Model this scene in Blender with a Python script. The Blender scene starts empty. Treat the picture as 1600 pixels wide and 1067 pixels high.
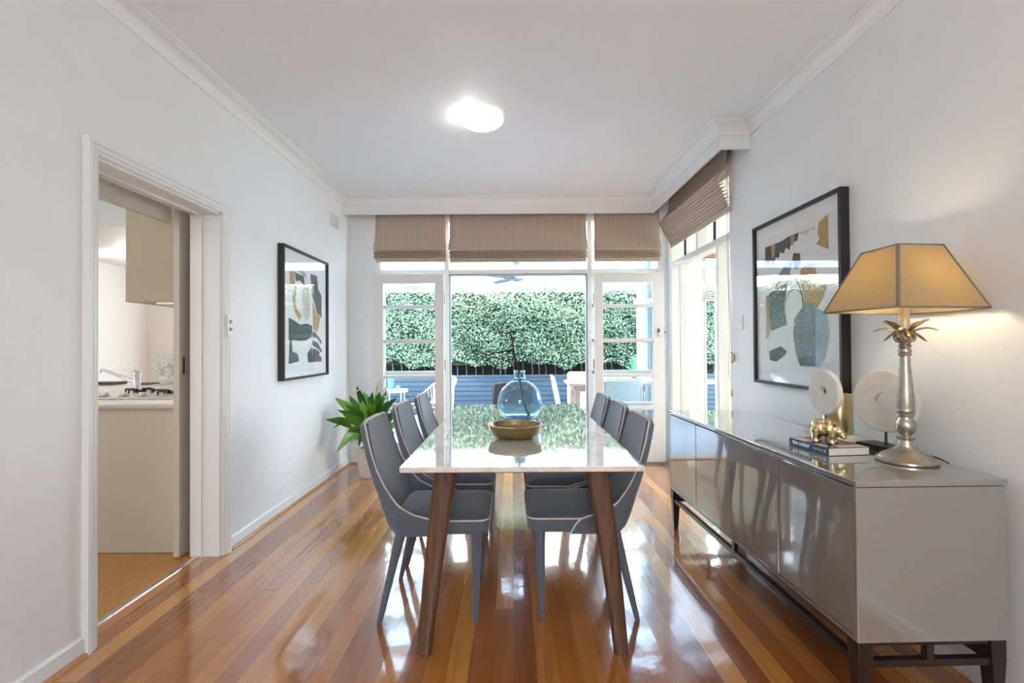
WORLD, SUN, E_REAR, E_KIT, E_WING, E_KL, E_OY, E_LAMP, E_LIV, EXPO = 13, 9, 27, 9, 34, 5, 16, 26, 28, 0.36
E_KB = 11
import bpy, math, random
import numpy as np
from mathutils import Matrix, Vector
random.seed(7)
rng = np.random.default_rng(7)
S = bpy.context.scene
COL = S.collection
PI = math.pi
cos, sin = math.cos, math.sin

# ------------------------------------------------------------------ materials
def mat(name, col=(.8,.8,.8), rough=.5, metal=0, **kw):
    m = bpy.data.materials.new(name); m.use_nodes = True
    b = m.node_tree.nodes['Principled BSDF']
    b.inputs['Base Color'].default_value = (*col, 1)
    b.inputs['Roughness'].default_value = rough
    b.inputs['Metallic'].default_value = metal
    for k, v in kw.items():
        k = k.replace('_', ' ')
        if k in b.inputs: b.inputs[k].default_value = v
    return m
def N(m, typ, **kw):
    n = m.node_tree.nodes.new(typ)
    for k, v in kw.items():
        if k in n.inputs.keys(): n.inputs[k].default_value = v
        else: setattr(n, k, v)
    return n
def L(m, a, b): m.node_tree.links.new(a, b)
def BS(m): return m.node_tree.nodes['Principled BSDF']
def objcoord(m, scale=(1,1,1), rot=(0,0,0)):
    tc = N(m, 'ShaderNodeTexCoord'); mp = N(m, 'ShaderNodeMapping')
    mp.inputs['Scale'].default_value = scale; mp.inputs['Rotation'].default_value = rot
    L(m, tc.outputs['Object'], mp.inputs['Vector']); return mp.outputs['Vector']
def ramp(m, fac, stops):
    r = N(m, 'ShaderNodeValToRGB'); e = r.color_ramp.elements
    while len(e) < len(stops): e.new(.5)
    for i, (p, c) in enumerate(stops): e[i].position = p; e[i].color = (*c, 1)
    L(m, fac, r.inputs['Fac']); return r.outputs['Color']
def bump(m, h, strength=.2, dist=.01):
    b = N(m, 'ShaderNodeBump'); b.inputs['Strength'].default_value = strength; b.inputs['Distance'].default_value = dist
    L(m, h, b.inputs['Height']); L(m, b.outputs['Normal'], BS(m).inputs['Normal']); return b
def noise(m, vec, scale=5, detail=3, rough=.5):
    n = N(m, 'ShaderNodeTexNoise'); n.inputs['Scale'].default_value = scale
    n.inputs['Detail'].default_value = detail; n.inputs['Roughness'].default_value = rough
    if vec: L(m, vec, n.inputs['Vector'])
    return n.outputs['Fac']
def math_(m, op, a, b=None, c=None):
    n = N(m, 'ShaderNodeMath', operation=op)
    for i, x in enumerate((a, b, c)):
        if x is None: continue
        if isinstance(x, (int, float)): n.inputs[i].default_value = x
        else: L(m, x, n.inputs[i])
    return n.outputs[0]
def mixc(m, fac, a, b, blend='MIX'):
    n = N(m, 'ShaderNodeMix', data_type='RGBA', blend_type=blend)
    for i, x in ((0, fac), (6, a), (7, b)):
        if isinstance(x, (int, float)): n.inputs[i].default_value = x
        elif isinstance(x, tuple): n.inputs[i].default_value = (*x, 1)
        else: L(m, x, n.inputs[i])
    return n.outputs[2]
def noisy(name, c1, c2, scale, rough=.5, bstr=.1, bdist=.002, stretch=(1,1,1), **kw):
    m = mat(name, c1, rough, **kw); v = objcoord(m, stretch)
    f = noise(m, v, scale, 4)
    L(m, ramp(m, f, [(.3, c1), (.7, c2)]), BS(m).inputs['Base Color'])
    if bstr: bump(m, f, bstr, bdist)
    return m

WALLC = (.82,.82,.815)
M_wall = noisy('painted_wall', (.785,.795,.80), (.805,.815,.82), 6, .55, .05, .001)
M_ceil = noisy('ceiling_paint', (.82,.845,.865), (.84,.865,.885), 4, .6, .03, .001)
M_trim = mat('gloss_trim_paint', (.79,.80,.80), .35)
M_frame = mat('window_frame_paint', (.80,.81,.77), .35)
M_door = mat('door_paint', (.78,.77,.75), .35)
M_beige = mat('beige_laminate', (.56,.50,.43), .45)
M_cupb = mat('cupboard_beige', (.46,.395,.285), .5)
M_kwall = mat('kitchen_wall_paint', (.86,.86,.84), .6)
M_kpink = mat('kitchen_warm_paint', (.82,.77,.73), .6)
M_white = mat('white_enamel', (.86,.86,.84), .2)
M_chrome = mat('chrome', (.8,.82,.85), .08, 1)
M_alu = mat('aluminium_strip', (.75,.75,.75), .25, 1)
M_brass = mat('aged_brass', (.55,.42,.2), .3, 1)
M_black = mat('black_metal', (.015,.014,.014), .4)
M_blackgloss = mat('black_enamel', (.02,.02,.02), .15)
M_quad = noisy('quad_timber', (.42,.2,.08), (.52,.27,.12), 8, .3, .05, .001, (10,1,10))
M_plast = mat('white_plastic', (.8,.8,.79), .3)

def floor_material():
    m = mat('polished_floorboards', rough=.2); nt = m.node_tree
    tc = N(m, 'ShaderNodeTexCoord'); sx = N(m, 'ShaderNodeSeparateXYZ'); L(m, tc.outputs['Object'], sx.inputs[0])
    W = .083
    xs = math_(m, 'DIVIDE', sx.outputs['X'], W); row = math_(m, 'FLOOR', xs); fx = math_(m, 'FRACT', xs)
    wn = N(m, 'ShaderNodeTexWhiteNoise', noise_dimensions='1D'); L(m, row, wn.inputs['W'])
    yo = math_(m, 'MULTIPLY_ADD', wn.outputs['Value'], 9.0, math_(m, 'DIVIDE', sx.outputs['Y'], 4.2))
    seg = math_(m, 'FLOOR', yo); fy = math_(m, 'FRACT', yo)
    cv = N(m, 'ShaderNodeCombineXYZ'); L(m, row, cv.inputs[0]); L(m, seg, cv.inputs[1])
    w2 = N(m, 'ShaderNodeTexWhiteNoise', noise_dimensions='2D'); L(m, cv.outputs[0], w2.inputs['Vector'])
    base = ramp(m, w2.outputs['Value'], [(0, (.27,.080,.018)), (.3, (.37,.120,.024)), (.6, (.47,.170,.032)), (.85, (.55,.22,.045)), (1, (.62,.29,.07))])
    # grain coordinates, shifted for each board
    gc = N(m, 'ShaderNodeCombineXYZ')
    L(m, math_(m, 'MULTIPLY_ADD', w2.outputs['Value'], 31.0, math_(m, 'MULTIPLY', sx.outputs['X'], 55.0)), gc.inputs[0])
    L(m, math_(m, 'MULTIPLY_ADD', w2.outputs['Value'], 17.0, math_(m, 'MULTIPLY', sx.outputs['Y'], 1.3)), gc.inputs[1])
    g = noise(m, gc.outputs[0], 1.6, 6, .65)
    gcol = ramp(m, g, [(.3, (.62,.55,.5)), (.5, (1,1,1)), (.75, (1.12,1.1,1.05))])
    col = mixc(m, .75, base, gcol, 'MULTIPLY')
    g2 = noise(m, tc.outputs['Object'], 1.7, 3)
    col = mixc(m, .5, col, ramp(m, g2, [(.35, (.8,.77,.74)), (.65, (1.1,1.1,1.1))]), 'MULTIPLY')
    gapx = math_(m, 'GREATER_THAN', math_(m, 'ABSOLUTE', math_(m, 'SUBTRACT', fx, .5)), .488)
    gapy = math_(m, 'GREATER_THAN', math_(m, 'ABSOLUTE', math_(m, 'SUBTRACT', fy, .5)), .4992)
    gap = math_(m, 'MAXIMUM', gapx, gapy)
    col = mixc(m, math_(m, 'MULTIPLY', gap, .55), col, (.08,.035,.015))
    b = BS(m); L(m, col, b.inputs['Base Color'])
    b.inputs['Coat Weight'].default_value = 1; b.inputs['Coat Roughness'].default_value = .07
    b.inputs['Coat IOR'].default_value = 1.8
    b.inputs['Roughness'].default_value = .24; b.inputs['Specular IOR Level'].default_value = .4
    # each board lies at a slightly different angle, plus low waves in the varnish
    wv = noise(m, tc.outputs['Object'], 9, 2)
    cup = math_(m, 'MULTIPLY', math_(m, 'ABSOLUTE', math_(m, 'SUBTRACT', fx, .5)), .12)
    h = math_(m, 'ADD', math_(m, 'MULTIPLY', wv, .45), math_(m, 'ADD', cup, math_(m, 'MULTIPLY', gap, -.25)))
    bn = N(m, 'ShaderNodeBump'); bn.inputs['Strength'].default_value = .35; bn.inputs['Distance'].default_value = .006
    L(m, h, bn.inputs['Height']); L(m, bn.outputs['Normal'], b.inputs['Normal']); L(m, bn.outputs['Normal'], b.inputs['Coat Normal'])
    return m
M_floor = floor_material()

M_cork = noisy('cork_tile', (.38,.17,.045), (.55,.28,.08), 60, .45, .1, .001)
def glass_mat(name, tint=(1,1,1), ior=1.45, base=.0):
    m = bpy.data.materials.new(name); m.use_nodes = True; nt = m.node_tree; nt.nodes.clear()
    o = N(m, 'ShaderNodeOutputMaterial'); mx = N(m, 'ShaderNodeMixShader'); t = N(m, 'ShaderNodeBsdfTransparent'); g = N(m, 'ShaderNodeBsdfGlossy')
    t.inputs[0].default_value = (*tint, 1); g.inputs['Roughness'].default_value = .01
    f = N(m, 'ShaderNodeFresnel'); f.inputs['IOR'].default_value = ior
    ge = N(m, 'ShaderNodeNewGeometry'); front = math_(m, 'SUBTRACT', 1.0, ge.outputs['Backfacing'])
    L(m, math_(m, 'MULTIPLY', math_(m, 'ADD', f.outputs[0], base), front), mx.inputs[0])
    L(m, t.outputs[0], mx.inputs[1]); L(m, g.outputs[0], mx.inputs[2]); L(m, mx.outputs[0], o.inputs[0]); return m
M_pane = glass_mat('window_glass', (.94,.97,.98), 1.3)
M_picglass = glass_mat('picture_glass', (1,1,1), 1.5, .035)
M_dirtyglass = glass_mat('dusky_glass', (.45,.55,.65), 1.6, .1)

def fabric(name, c1, c2, sc=900, rough=.85, sheen=.4):
    m = mat(name, c1, rough); v = objcoord(m); b = BS(m)
    b.inputs['Sheen Weight'].default_value = sheen; b.inputs['Sheen Roughness'].default_value = .4
    f = noise(m, v, sc*.4, 2, .6); f2 = noise(m, v, 14, 3)
    c = ramp(m, f, [(.35, c1), (.65, c2)])
    c = mixc(m, .35, c, ramp(m, f2, [(.3, (.8,.8,.8)), (.7, (1.15,1.15,1.15))]), 'MULTIPLY')
    L(m, c, b.inputs['Base Color']); bump(m, f, .35, .0008); return m
M_chair = fabric('slate_fabric', (.07,.083,.112), (.145,.165,.21), sheen=.5)
M_piping = mat('pale_piping', (.66,.60,.54), .7)
M_walnut = noisy('walnut_stain', (.06,.028,.015), (.15,.072,.04), 5, .38, .06, .001, (14,14,1))

def marble():
    m = mat('honed_marble', (.8,.8,.78), .05); v = objcoord(m); b = BS(m)
    w = N(m, 'ShaderNodeTexNoise'); w.inputs['Scale'].default_value = 3.2; w.inputs['Detail'].default_value = 8; w.inputs['Roughness'].default_value = .65
    w.inputs['Distortion'].default_value = 1.4; L(m, v, w.inputs['Vector'])
    vein = math_(m, 'ABSOLUTE', math_(m, 'SUBTRACT', w.outputs['Fac'], .5))
    c = ramp(m, vein, [(0, (.60,.61,.60)), (.03, (.69,.70,.68)), (.12, (.76,.77,.75)), (.3, (.80,.80,.78))])
    L(m, c, b.inputs['Base Color']); b.inputs['IOR'].default_value = 1.7
    b.inputs['Coat Weight'].default_value = 1; b.inputs['Coat Roughness'].default_value = .02; b.inputs['Coat IOR'].default_value = 2.4
    return m
M_marble = marble()
M_lacq = mat('taupe_lacquer', (.225,.212,.195), .15, Coat_Weight=1.0, Coat_Roughness=.015, IOR=1.6, Coat_IOR=2.3)
M_espresso = noisy('espresso_timber', (.012,.008,.007), (.03,.018,.015), 6, .35, .04, .001, (12,12,1))
M_pewter = noisy('brushed_pewter', (.40,.365,.31), (.50,.46,.40), 40, .3, .03, .0005, metal=1)
M_gold = noisy('polished_gold', (.58,.45,.23), (.72,.59,.33), 30, .22, .3, .002, metal=1)
M_goldcyl = mat('satin_gold', (.78,.62,.34), .3, 1)
M_bowl = noisy('hammered_brass', (.27,.195,.09), (.38,.28,.135), 55, .28, .5, .002, metal=1)
M_stone = noisy('pale_limestone', (.62,.60,.56), (.72,.70,.66), 25, .7, .15, .001)
M_pot = noisy('whitewashed_pot', (.66,.62,.58), (.78,.75,.71), 30, .7, .3, .003, (1,1,6))
M_soil = mat('potting_soil', (.05,.03,.02), .95)
M_page = noisy('page_edges', (.62,.58,.55), (.8,.77,.73), 3, .8, .2, .001, (1,1,700))
M_navy = mat('navy_cover', (.045,.08,.13), .35)
M_covertop = mat('black_cover', (.03,.032,.035), .3)
M_pinkish = mat('pale_pink_print', (.75,.6,.57), .5)
M_ink = mat('white_lettering', (.85,.86,.88), .5)

def blind_mat():
    m = mat('striped_blind_fabric', (.42,.31,.23), .85); b = BS(m); tc = N(m, 'ShaderNodeTexCoord')
    sx = N(m, 'ShaderNodeSeparateXYZ'); L(m, tc.outputs['Object'], sx.inputs[0])
    s = math_(m, 'SINE', math_(m, 'MULTIPLY', sx.outputs['X'], 2*PI/.0255))
    c = ramp(m, math_(m, 'MULTIPLY_ADD', s, .5, .5), [(.2, (.455,.345,.275)), (.75, (.51,.395,.32)), (.9, (.58,.47,.38))])
    L(m, c, b.inputs['Base Color']); return m
M_blind = blind_mat()
M_blindlite = mat('blind_lining', (.55,.47,.38), .8)

def leafm(name, stops, rough=.4, trans=.25):
    m = mat(name, stops[0][1], rough); b = BS(m); g = N(m, 'ShaderNodeNewGeometry')
    c = ramp(m, g.outputs['Random Per Island'], stops); L(m, c, b.inputs['Base Color'])
    tr = N(m, 'ShaderNodeBsdfTranslucent'); L(m, c, tr.inputs[0]); mx = N(m, 'ShaderNodeMixShader'); mx.inputs[0].default_value = trans
    out = m.node_tree.nodes['Material Output']; L(m, b.outputs[0], mx.inputs[1]); L(m, tr.outputs[0], mx.inputs[2]); L(m, mx.outputs[0], out.inputs[0]); return m
M_hedge = leafm('hedge_leaf', [(0, (.022,.07,.036)), (.35, (.075,.16,.09)), (.7, (.18,.29,.19)), (1, (.42,.54,.41))], .35)
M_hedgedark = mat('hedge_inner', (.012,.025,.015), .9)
M_lily = leafm('lily_leaf', [(0, (.025,.09,.012)), (.5, (.07,.20,.02)), (.8, (.13,.32,.035)), (1, (.28,.50,.07))], .3, .3)
M_flower = mat('lily_white', (.82,.82,.76), .5)
M_bark = noisy('dark_bark', (.018,.012,.010), (.05,.032,.026), 60, .8, .5, .003)
M_trunk = mat('hedge_trunk_bark', (.12,.115,.10), .8)
M_bluewall = mat('blue_cladding', (.040,.072,.11), .5)
M_deck = noisy('pale_deck_tile', (.24,.29,.34), (.30,.35,.40), 5, .4, .05, .001)
M_teak = noisy('bleached_teak', (.48,.36,.27), (.6,.47,.37), 6, .5, .1, .001, (1,12,12))
M_rope = noisy('grey_rope', (.74,.76,.76), (.88,.88,.86), 140, .8, .6, .003)
M_whitemetal = mat('white_powdercoat', (.85,.87,.88), .35)
M_cushion = mat('white_cushion', (.82,.82,.80), .85)
M_fan = mat('fan_grey', (.20,.24,.27), .4)
M_cream = noisy('cream_panelling', (.60,.60,.50), (.63,.63,.54), 3, .6, 0)
M_venetian = mat('brown_slats', (.30,.17,.11), .5)
M_roofout = bpy.data.materials.new('translucent_roof'); M_roofout.use_nodes = True
_b = BS(M_roofout); _b.inputs['Base Color'].default_value = (.86,.91,.96,1)
_t = N(M_roofout, 'ShaderNodeBsdfTranslucent'); _t.inputs[0].default_value = (.74,.83,.93,1); _x = N(M_roofout, 'ShaderNodeMixShader'); _x.inputs[0].default_value = .75
L(M_roofout, _b.outputs[0], _x.inputs[1]); L(M_roofout, _t.outputs[0], _x.inputs[2]); L(M_roofout, _x.outputs[0], M_roofout.node_tree.nodes['Material Output'].inputs[0])
def emit(name, col, s):
    m = mat(name, col, .5); BS(m).inputs['Emission Color'].default_value = (*col, 1); BS(m).inputs['Emission Strength'].default_value = s; return m
M_oyster = emit('lit_opal_glass', (.95,.94,.92), .25)
_tr = N(M_oyster, 'ShaderNodeBsdfTranslucent'); _tr.inputs[0].default_value = (.95,.94,.92,1); _mx = N(M_oyster, 'ShaderNodeMixShader'); _mx.inputs[0].default_value = .45
L(M_oyster, BS(M_oyster).outputs[0], _mx.inputs[1]); L(M_oyster, _tr.outputs[0], _mx.inputs[2]); L(M_oyster, _mx.outputs[0], M_oyster.node_tree.nodes['Material Output'].inputs[0])
M_bulb = emit('warm_bulb', (1,.75,.4), 30)
M_down = emit('downlight_lens', (1,.97,.9), 6)
def linen():
    m = mat('linen_shade', (.58,.50,.37), .9); b = BS(m); v = objcoord(m)
    n1 = noise(m, objcoord(m, (1,1,18)), 90, 2); n2 = noise(m, v, 260, 2)
    c = ramp(m, math_(m, 'ADD', math_(m, 'MULTIPLY', n1, .5), math_(m, 'MULTIPLY', n2, .5)), [(.35, (.50,.44,.31)), (.65, (.64,.58,.44))])
    L(m, c, b.inputs['Base Color'])
    tr = N(m, 'ShaderNodeBsdfTranslucent'); L(m, mixc(m, 1.0, c, (1,.88,.58), 'MULTIPLY'), tr.inputs[0]); mx = N(m, 'ShaderNodeMixShader'); mx.inputs[0].default_value = .45
    out = m.node_tree.nodes['Material Output']; L(m, b.outputs[0], mx.inputs[1]); L(m, tr.outputs[0], mx.inputs[2]); mx.inputs[0].default_value = .6; L(m, mx.outputs[0], out.inputs[0]); return m
M_linen = linen()
M_shadetrim = mat('taupe_binding', (.22,.18,.13), .8)
M_vase = mat('blue_blown_glass', (.58,.82,.97), .02, IOR=1.4); BS(M_vase).inputs['Transmission Weight'].default_value = .9
M_lantern = mat('aqua_glass', (.45,.68,.74), .05, IOR=1.2); BS(M_lantern).inputs['Transmission Weight'].default_value = .8

# ------------------------------------------------------------------ mesh building
WM = {}
class MB:
    def __init__(s): s.v = []; s.f = []; s.m = []; s.smooth = []
    def add(s, vs, fs, m=0, sm=False):
        o = len(s.v); s.v += [tuple(map(float, p)) for p in vs]
        for f in fs: s.f.append(tuple(i+o for i in f)); s.m.append(m); s.smooth.append(sm)
        return s
    def box(s, x0, x1, y0, y1, z0, z1, m=0):
        vs = [(x, y, z) for x in (x0, x1) for y in (y0, y1) for z in (z0, z1)]
        return s.add(vs, [(0,1,3,2), (4,6,7,5), (0,4,5,1), (2,3,7,6), (0,2,6,4), (1,5,7,3)], m)
    def hexa(s, lo, hi, m=0):      # lo, hi: four points each, same order
        return s.add(list(lo)+list(hi), [(3,2,1,0), (4,5,6,7), (0,1,5,4), (1,2,6,5), (2,3,7,6), (3,0,4,7)], m)
    def prism(s, pts, axis, a, b, m=0, sm=False):   # pts 2-D in the other two axes
        def P(p, t):
            return {'X': (t, p[0], p[1]), 'Y': (p[0], t, p[1]), 'Z': (p[0], p[1], t)}[axis]
        n = len(pts); vs = [P(p, a) for p in pts]+[P(p, b) for p in pts]
        return s.add(vs, [tuple(range(n))[::-1], tuple(range(n, 2*n))]+[(i, (i+1) % n, n+(i+1) % n, n+i) for i in range(n)], m, sm)
    def tube(s, pts, r, n=8, m=0, closed=False, cap=True):
        pts = [Vector(p) for p in pts]; K = len(pts); rs = r if isinstance(r, (list, tuple)) else [r]*K
        vs = []; up = None
        for i, p in enumerate(pts):
            if closed: t = pts[(i+1) % K]-pts[i-1]
            else: t = pts[min(i+1, K-1)]-pts[max(i-1, 0)]
            t.normalize()
            if up is None:
                up = Vector((0,0,1)) if abs(t.z) < .9 else Vector((1,0,0))
            a = (up-t*up.dot(t)).normalized(); up = a; b = t.cross(a)
            for k in range(n):
                an = 2*PI*k/n; vs.append(p+(a*cos(an)+b*sin(an))*rs[i])
        fs = [(i*n+k, i*n+(k+1) % n, ((i+1) % K)*n+(k+1) % n, ((i+1) % K)*n+k) for i in range(K if closed else K-1) for k in range(n)]
        if cap and not closed: fs += [tuple(range(n))[::-1], tuple((K-1)*n+k for k in range(n))]
        return s.add(vs, fs, m, True)
    def lathe(s, prof, c=(0,0,0), n=32, m=0, axis='Z', closed=False):
        vs = []; K = len(prof)
        for (r, h) in prof:
            for k in range(n):
                a = 2*PI*k/n; x, y = r*cos(a), r*sin(a)
                q = {'Z': (x, y, h), 'X': (h, x, y), 'Y': (x, h, y)}[axis]
                vs.append((c[0]+q[0], c[1]+q[1], c[2]+q[2]))
        fs = [(i*n+k, i*n+(k+1) % n, ((i+1) % K)*n+(k+1) % n, ((i+1) % K)*n+k) for i in range(K if closed else K-1) for k in range(n)]
        if not closed:
            if prof[0][0] > 1e-6: fs.append(tuple(range(n))[::-1])
            if prof[-1][0] > 1e-6: fs.append(tuple((K-1)*n+k for k in range(n)))
        return s.add(vs, fs, m, True)
    def grid(s, P, m=0, sm=True, close_u=False):    # P[i][j]
        R_, C_ = len(P), len(P[0]); vs = [p for row in P for p in row]; fs = []
        for i in range(R_ if close_u else R_-1):
            for j in range(C_-1): fs.append((i*C_+j, i*C_+j+1, ((i+1) % R_)*C_+j+1, ((i+1) % R_)*C_+j))
        return s.add(vs, fs, m, sm)
    def ball(s, c, r, n=12, m=0):
        r = r if isinstance(r, (list, tuple)) else (r, r, r); vs = []; K = n
        for i in range(K+1):
            t = PI*i/K
            for k in range(n): a = 2*PI*k/n; vs.append((c[0]+r[0]*sin(t)*cos(a), c[1]+r[1]*sin(t)*sin(a), c[2]-r[2]*cos(t)))
        return s.add(vs, [(i*n+k, i*n+(k+1) % n, (i+1)*n+(k+1) % n, (i+1)*n+k) for i in range(K) for k in range(n)], m, True)
    def build(s, name, mats, parent=None, local=False, bevel=0, subsurf=0, solidify=0, weld=False, kind=None):
        me = bpy.data.meshes.new(name); me.from_pydata(s.v, [], s.f)
        for mm in (mats if isinstance(mats, (list, tuple)) else [mats]): me.materials.append(mm)
        me.polygons.foreach_set('material_index', s.m); me.polygons.foreach_set('use_smooth', s.smooth)
        if weld:
            import bmesh; bm = bmesh.new(); bm.from_mesh(me); bmesh.ops.remove_doubles(bm, verts=bm.verts, dist=1e-5); bm.to_mesh(me); bm.free()
        import bmesh
        bm = bmesh.new(); bm.from_mesh(me); bmesh.ops.recalc_face_normals(bm, faces=bm.faces)
        for e in bm.edges:
            if len(e.link_faces) == 2 and e.calc_face_angle(0) > .62: e.smooth = False
        bm.to_mesh(me); bm.free()
        if parent and not local: me.transform(WM[parent].inverted())
        o = bpy.data.objects.new(name, me); COL.objects.link(o)
        WM[o] = Matrix(); 
        if parent: o.parent = parent; WM[o] = WM[parent].copy()
        if solidify: d = o.modifiers.new('thick', 'SOLIDIFY'); d.thickness = solidify; d.offset = 0
        if bevel:
            d = o.modifiers.new('bevel', 'BEVEL'); d.width = bevel; d.segments = 2; d.limit_method = 'ANGLE'; d.angle_limit = .7; d.harden_normals = False
        if subsurf: d = o.modifiers.new('sub', 'SUBSURF'); d.levels = subsurf; d.render_levels = subsurf
        if kind: o['kind'] = kind
        me.update(); return o
def thing(name, label, cat, loc=(0,0,0), rz=0, group=None):
    o = bpy.data.objects.new(name, None); COL.objects.link(o); o.empty_display_size = .05
    o.location = loc; o.rotation_euler = (0,0,rz); WM[o] = Matrix.Translation(loc) @ Matrix.Rotation(rz, 4, 'Z')
    o['label'] = label; o['category'] = cat
    if group: o['group'] = group
    return o
def sroot(name, loc=(0,0,0)):
    o = bpy.data.objects.new(name, None); COL.objects.link(o); o.location = loc; WM[o] = Matrix.Translation(loc); o['kind'] = 'structure'; return o
def tag(o, label, cat, group=None):
    o['label'] = label; o['category'] = cat
    if group: o['group'] = group
    # move the origin to the base of the thing
    me = o.data; co = np.empty(len(me.vertices)*3); me.vertices.foreach_get('co', co); co = co.reshape(-1, 3)
    c = Vector(((co[:,0].min()+co[:,0].max())/2, (co[:,1].min()+co[:,1].max())/2, co[:,2].min()))
    me.transform(Matrix.Translation(-c)); o.location = c; WM[o] = Matrix.Translation(c)
    return o
def copy_tree(o, parent=None):
    c = o.copy(); COL.objects.link(c)
    if parent: c.parent = parent
    for ch in list(o.children): copy_tree(ch, c)
    return c
def struct(o): o['kind'] = 'structure'; return o
# ------------------------------------------------------------------ the room
XL, XR, YB, ZC = -1.69, 1.62, 4.97, 2.70
YR = -2.6                                   # rear wall, behind the camera
DY0, DY1, DZ = 1.947, 2.786, 1.985          # opening to the kitchen
def S1(name, mb, m, **k): return mb.build(name, m, kind='structure', **k)
m = MB(); m.box(-1.823, 1.77, YR, 5.12, -.05, 0); S1('floor', m, M_floor)
m = MB(); m.box(-1.86, 1.77, YR-.15, 5.12, ZC, ZC+.08); S1('ceiling', m, M_ceil)
m = MB(); m.box(-1.86, XL, YR, DY0, 0, ZC).box(-1.86, XL, DY1, 5.12, 0, ZC).box(-1.86, XL, DY0, DY1, DZ, ZC); S1('wall_left', m, M_wall)
m = MB(); m.box(XL, -1.412, YB, 5.12, 0, ZC).box(1.562, XR+.15, YB, 5.12, 0, ZC).box(-1.412, 1.562, YB, 5.12, 2.56, ZC); S1('wall_back', m, M_wall)
m = MB(); m.box(XR, XR+.15, YR, 3.52, 0, ZC).box(XR, XR+.15, 3.52, YB, 2.52, ZC).box(XR, XR+.15, 4.90, YB, 0, 2.52); S1('wall_right', m, M_wall)
m = MB(); m.box(-1.86, -.6, YR-.15, YR, 0, ZC).box(.6, 1.77, YR-.15, YR, 0, ZC).box(-.6, .6, YR-.15, YR, 2.1, ZC).box(-.6, .6, YR-.15, YR, 0, 1.3); S1('wall_rear', m, M_wall)
# window in the rear wall (unseen opening, added to let fill light in)
w = sroot('rear_fill_window', (0, YR, 1.3))
m = MB()
for x in (-.57, 0, .57): m.box(x-.03, x+.03, YR-.12, YR-.05, 1.3, 2.1)
for z in (1.33, 2.07): m.box(-.6, .6, YR-.12, YR-.05, z-.03, z+.03)
m.build('window_frame', M_frame, w)

# sweep of a profile along a plan path, interior on the right hand
def sweep(path, prof):
    n = len(path); rows = []
    dirs = [(Vector(path[i+1])-Vector(path[i])).normalized() for i in range(n-1)]
    for i, p in enumerate(path):
        d0 = dirs[max(i-1, 0)]; d1 = dirs[min(i, n-2)]
        n0 = Vector((d0.y, -d0.x)); n1 = Vector((d1.y, -d1.x)); b = (n0+n1); b = b/(1+n0.dot(n1))
        rows.append([(p[0]+b.x*d, p[1]+b.y*d, z) for d, z in prof])
    m = MB(); K = len(prof); vs = [q for r_ in rows for q in r_]
    fs = [(i*K+j, i*K+(j+1) % K, (i+1)*K+(j+1) % K, (i+1)*K+j) for i in range(n-1) for j in range(K)]
    fs += [tuple(range(K)), tuple((n-1)*K+j for j in range(K))[::-1]]
    return m.add(vs, fs)
cove = [(0, 2.615), (.006, 2.615), (.010, 2.622)]+[(.012+.055*(1-cos(a)), 2.624+.05*sin(a)) for a in (.3, .6, .9, 1.2, 1.5)]+[(.070, 2.676), (.070, 2.684), (.082, 2.686), (.082, 2.70), (0, 2.70)]
PX, PY, PE = 1.41, 4.78, 3.23
S1('trim_1', sweep([(XL, YR), (XL, PY), (PX, PY), (PX, PE), (XR, PE), (XR, YR)], cove), M_trim)
# pelmet box hiding the blind heads
m = MB(); m.box(XL, PX+.02, PY, PY+.02, 2.525, 2.70).box(PX, PX+.02, PE+.02, PY, 2.525, 2.70).box(PX, XR, PE, PE+.02, 2.525, 2.70); S1('trim_2', m, M_trim, bevel=.003)
skirt = [(0, 0), (0, .078), (.008, .078), (.014, .070), (.014, 0)]
quad = [(.014, 0)]+[(.014+.016*cos(a), .016*sin(a)) for a in (0, .4, .8, 1.2, PI/2)]
for nm, pth in (('left', [(XL, YR), (XL, 1.886)]), ('left_far', [(XL, 2.86), (XL, YB), (-1.412, YB)]), ('right', [(XR, 3.52), (XR, YR)])):
    S1('baseboard_'+nm, sweep(pth, skirt), M_trim)
    S1('trim_3' if nm == 'left' else ('trim_4' if nm == 'left_far' else 'trim_5'), sweep(pth, quad), M_quad)
# architrave and lining of the kitchen opening
arch = [(0, 0), (.028, 0), (.028, .018), (.020, .024), (.022, .032), (.022, .040), (.014, .046), (.016, .056), (.010, .061), (0, .061)]   # (out from wall, across)
m = MB()
def arch_leg(y_out, s, z0, z1, zt):
    a = [(XL+d, y_out+s*c, z0) for d, c in arch]; b = [(XL+d, y_out+s*c, zt-c) for d, c in arch]; K = len(a)
    m.add(a+b, [(i, (i+1) % K, K+(i+1) % K, K+i) for i in range(K)]+[tuple(range(K))])
arch_leg(DY0-.061, 1, 0, 0, DZ+.061); arch_leg(DY1+.061, -1, 0, 0, DZ+.061)
a = [(XL+d, DY0-.061+c, DZ+.061-c) for d, c in arch]; b = [(XL+d, DY1+.061-c, DZ+.061-c) for d, c in arch]; K = len(a)
m.add(a+b, [(i, (i+1) % K, K+(i+1) % K, K+i) for i in range(K)])
S1('trim_6', m, M_trim)
m = MB(); m.box(-1.862, XL, DY1-.012, DY1+.0, 0, DZ).box(-1.862, XL, DY0, DY0+.004, 0, DZ).box(-1.862, XL, DY0, DY1, DZ-.012, DZ)
m.box(-1.80, -1.788, DY1-.022, DY1-.012, 0, DZ-.012).box(-1.80, -1.788, DY0, DY1-.012, DZ-.022, DZ-.012); S1('trim_7', m, M_trim, bevel=.0015)
m = MB(); m.prism([(-1.836, 0), (-1.836, .004), (-1.822, .008), (-1.808, .004), (-1.808, 0)], 'Y', DY0+.004, DY1-.012); S1('trim_8', m, M_alu)
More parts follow.
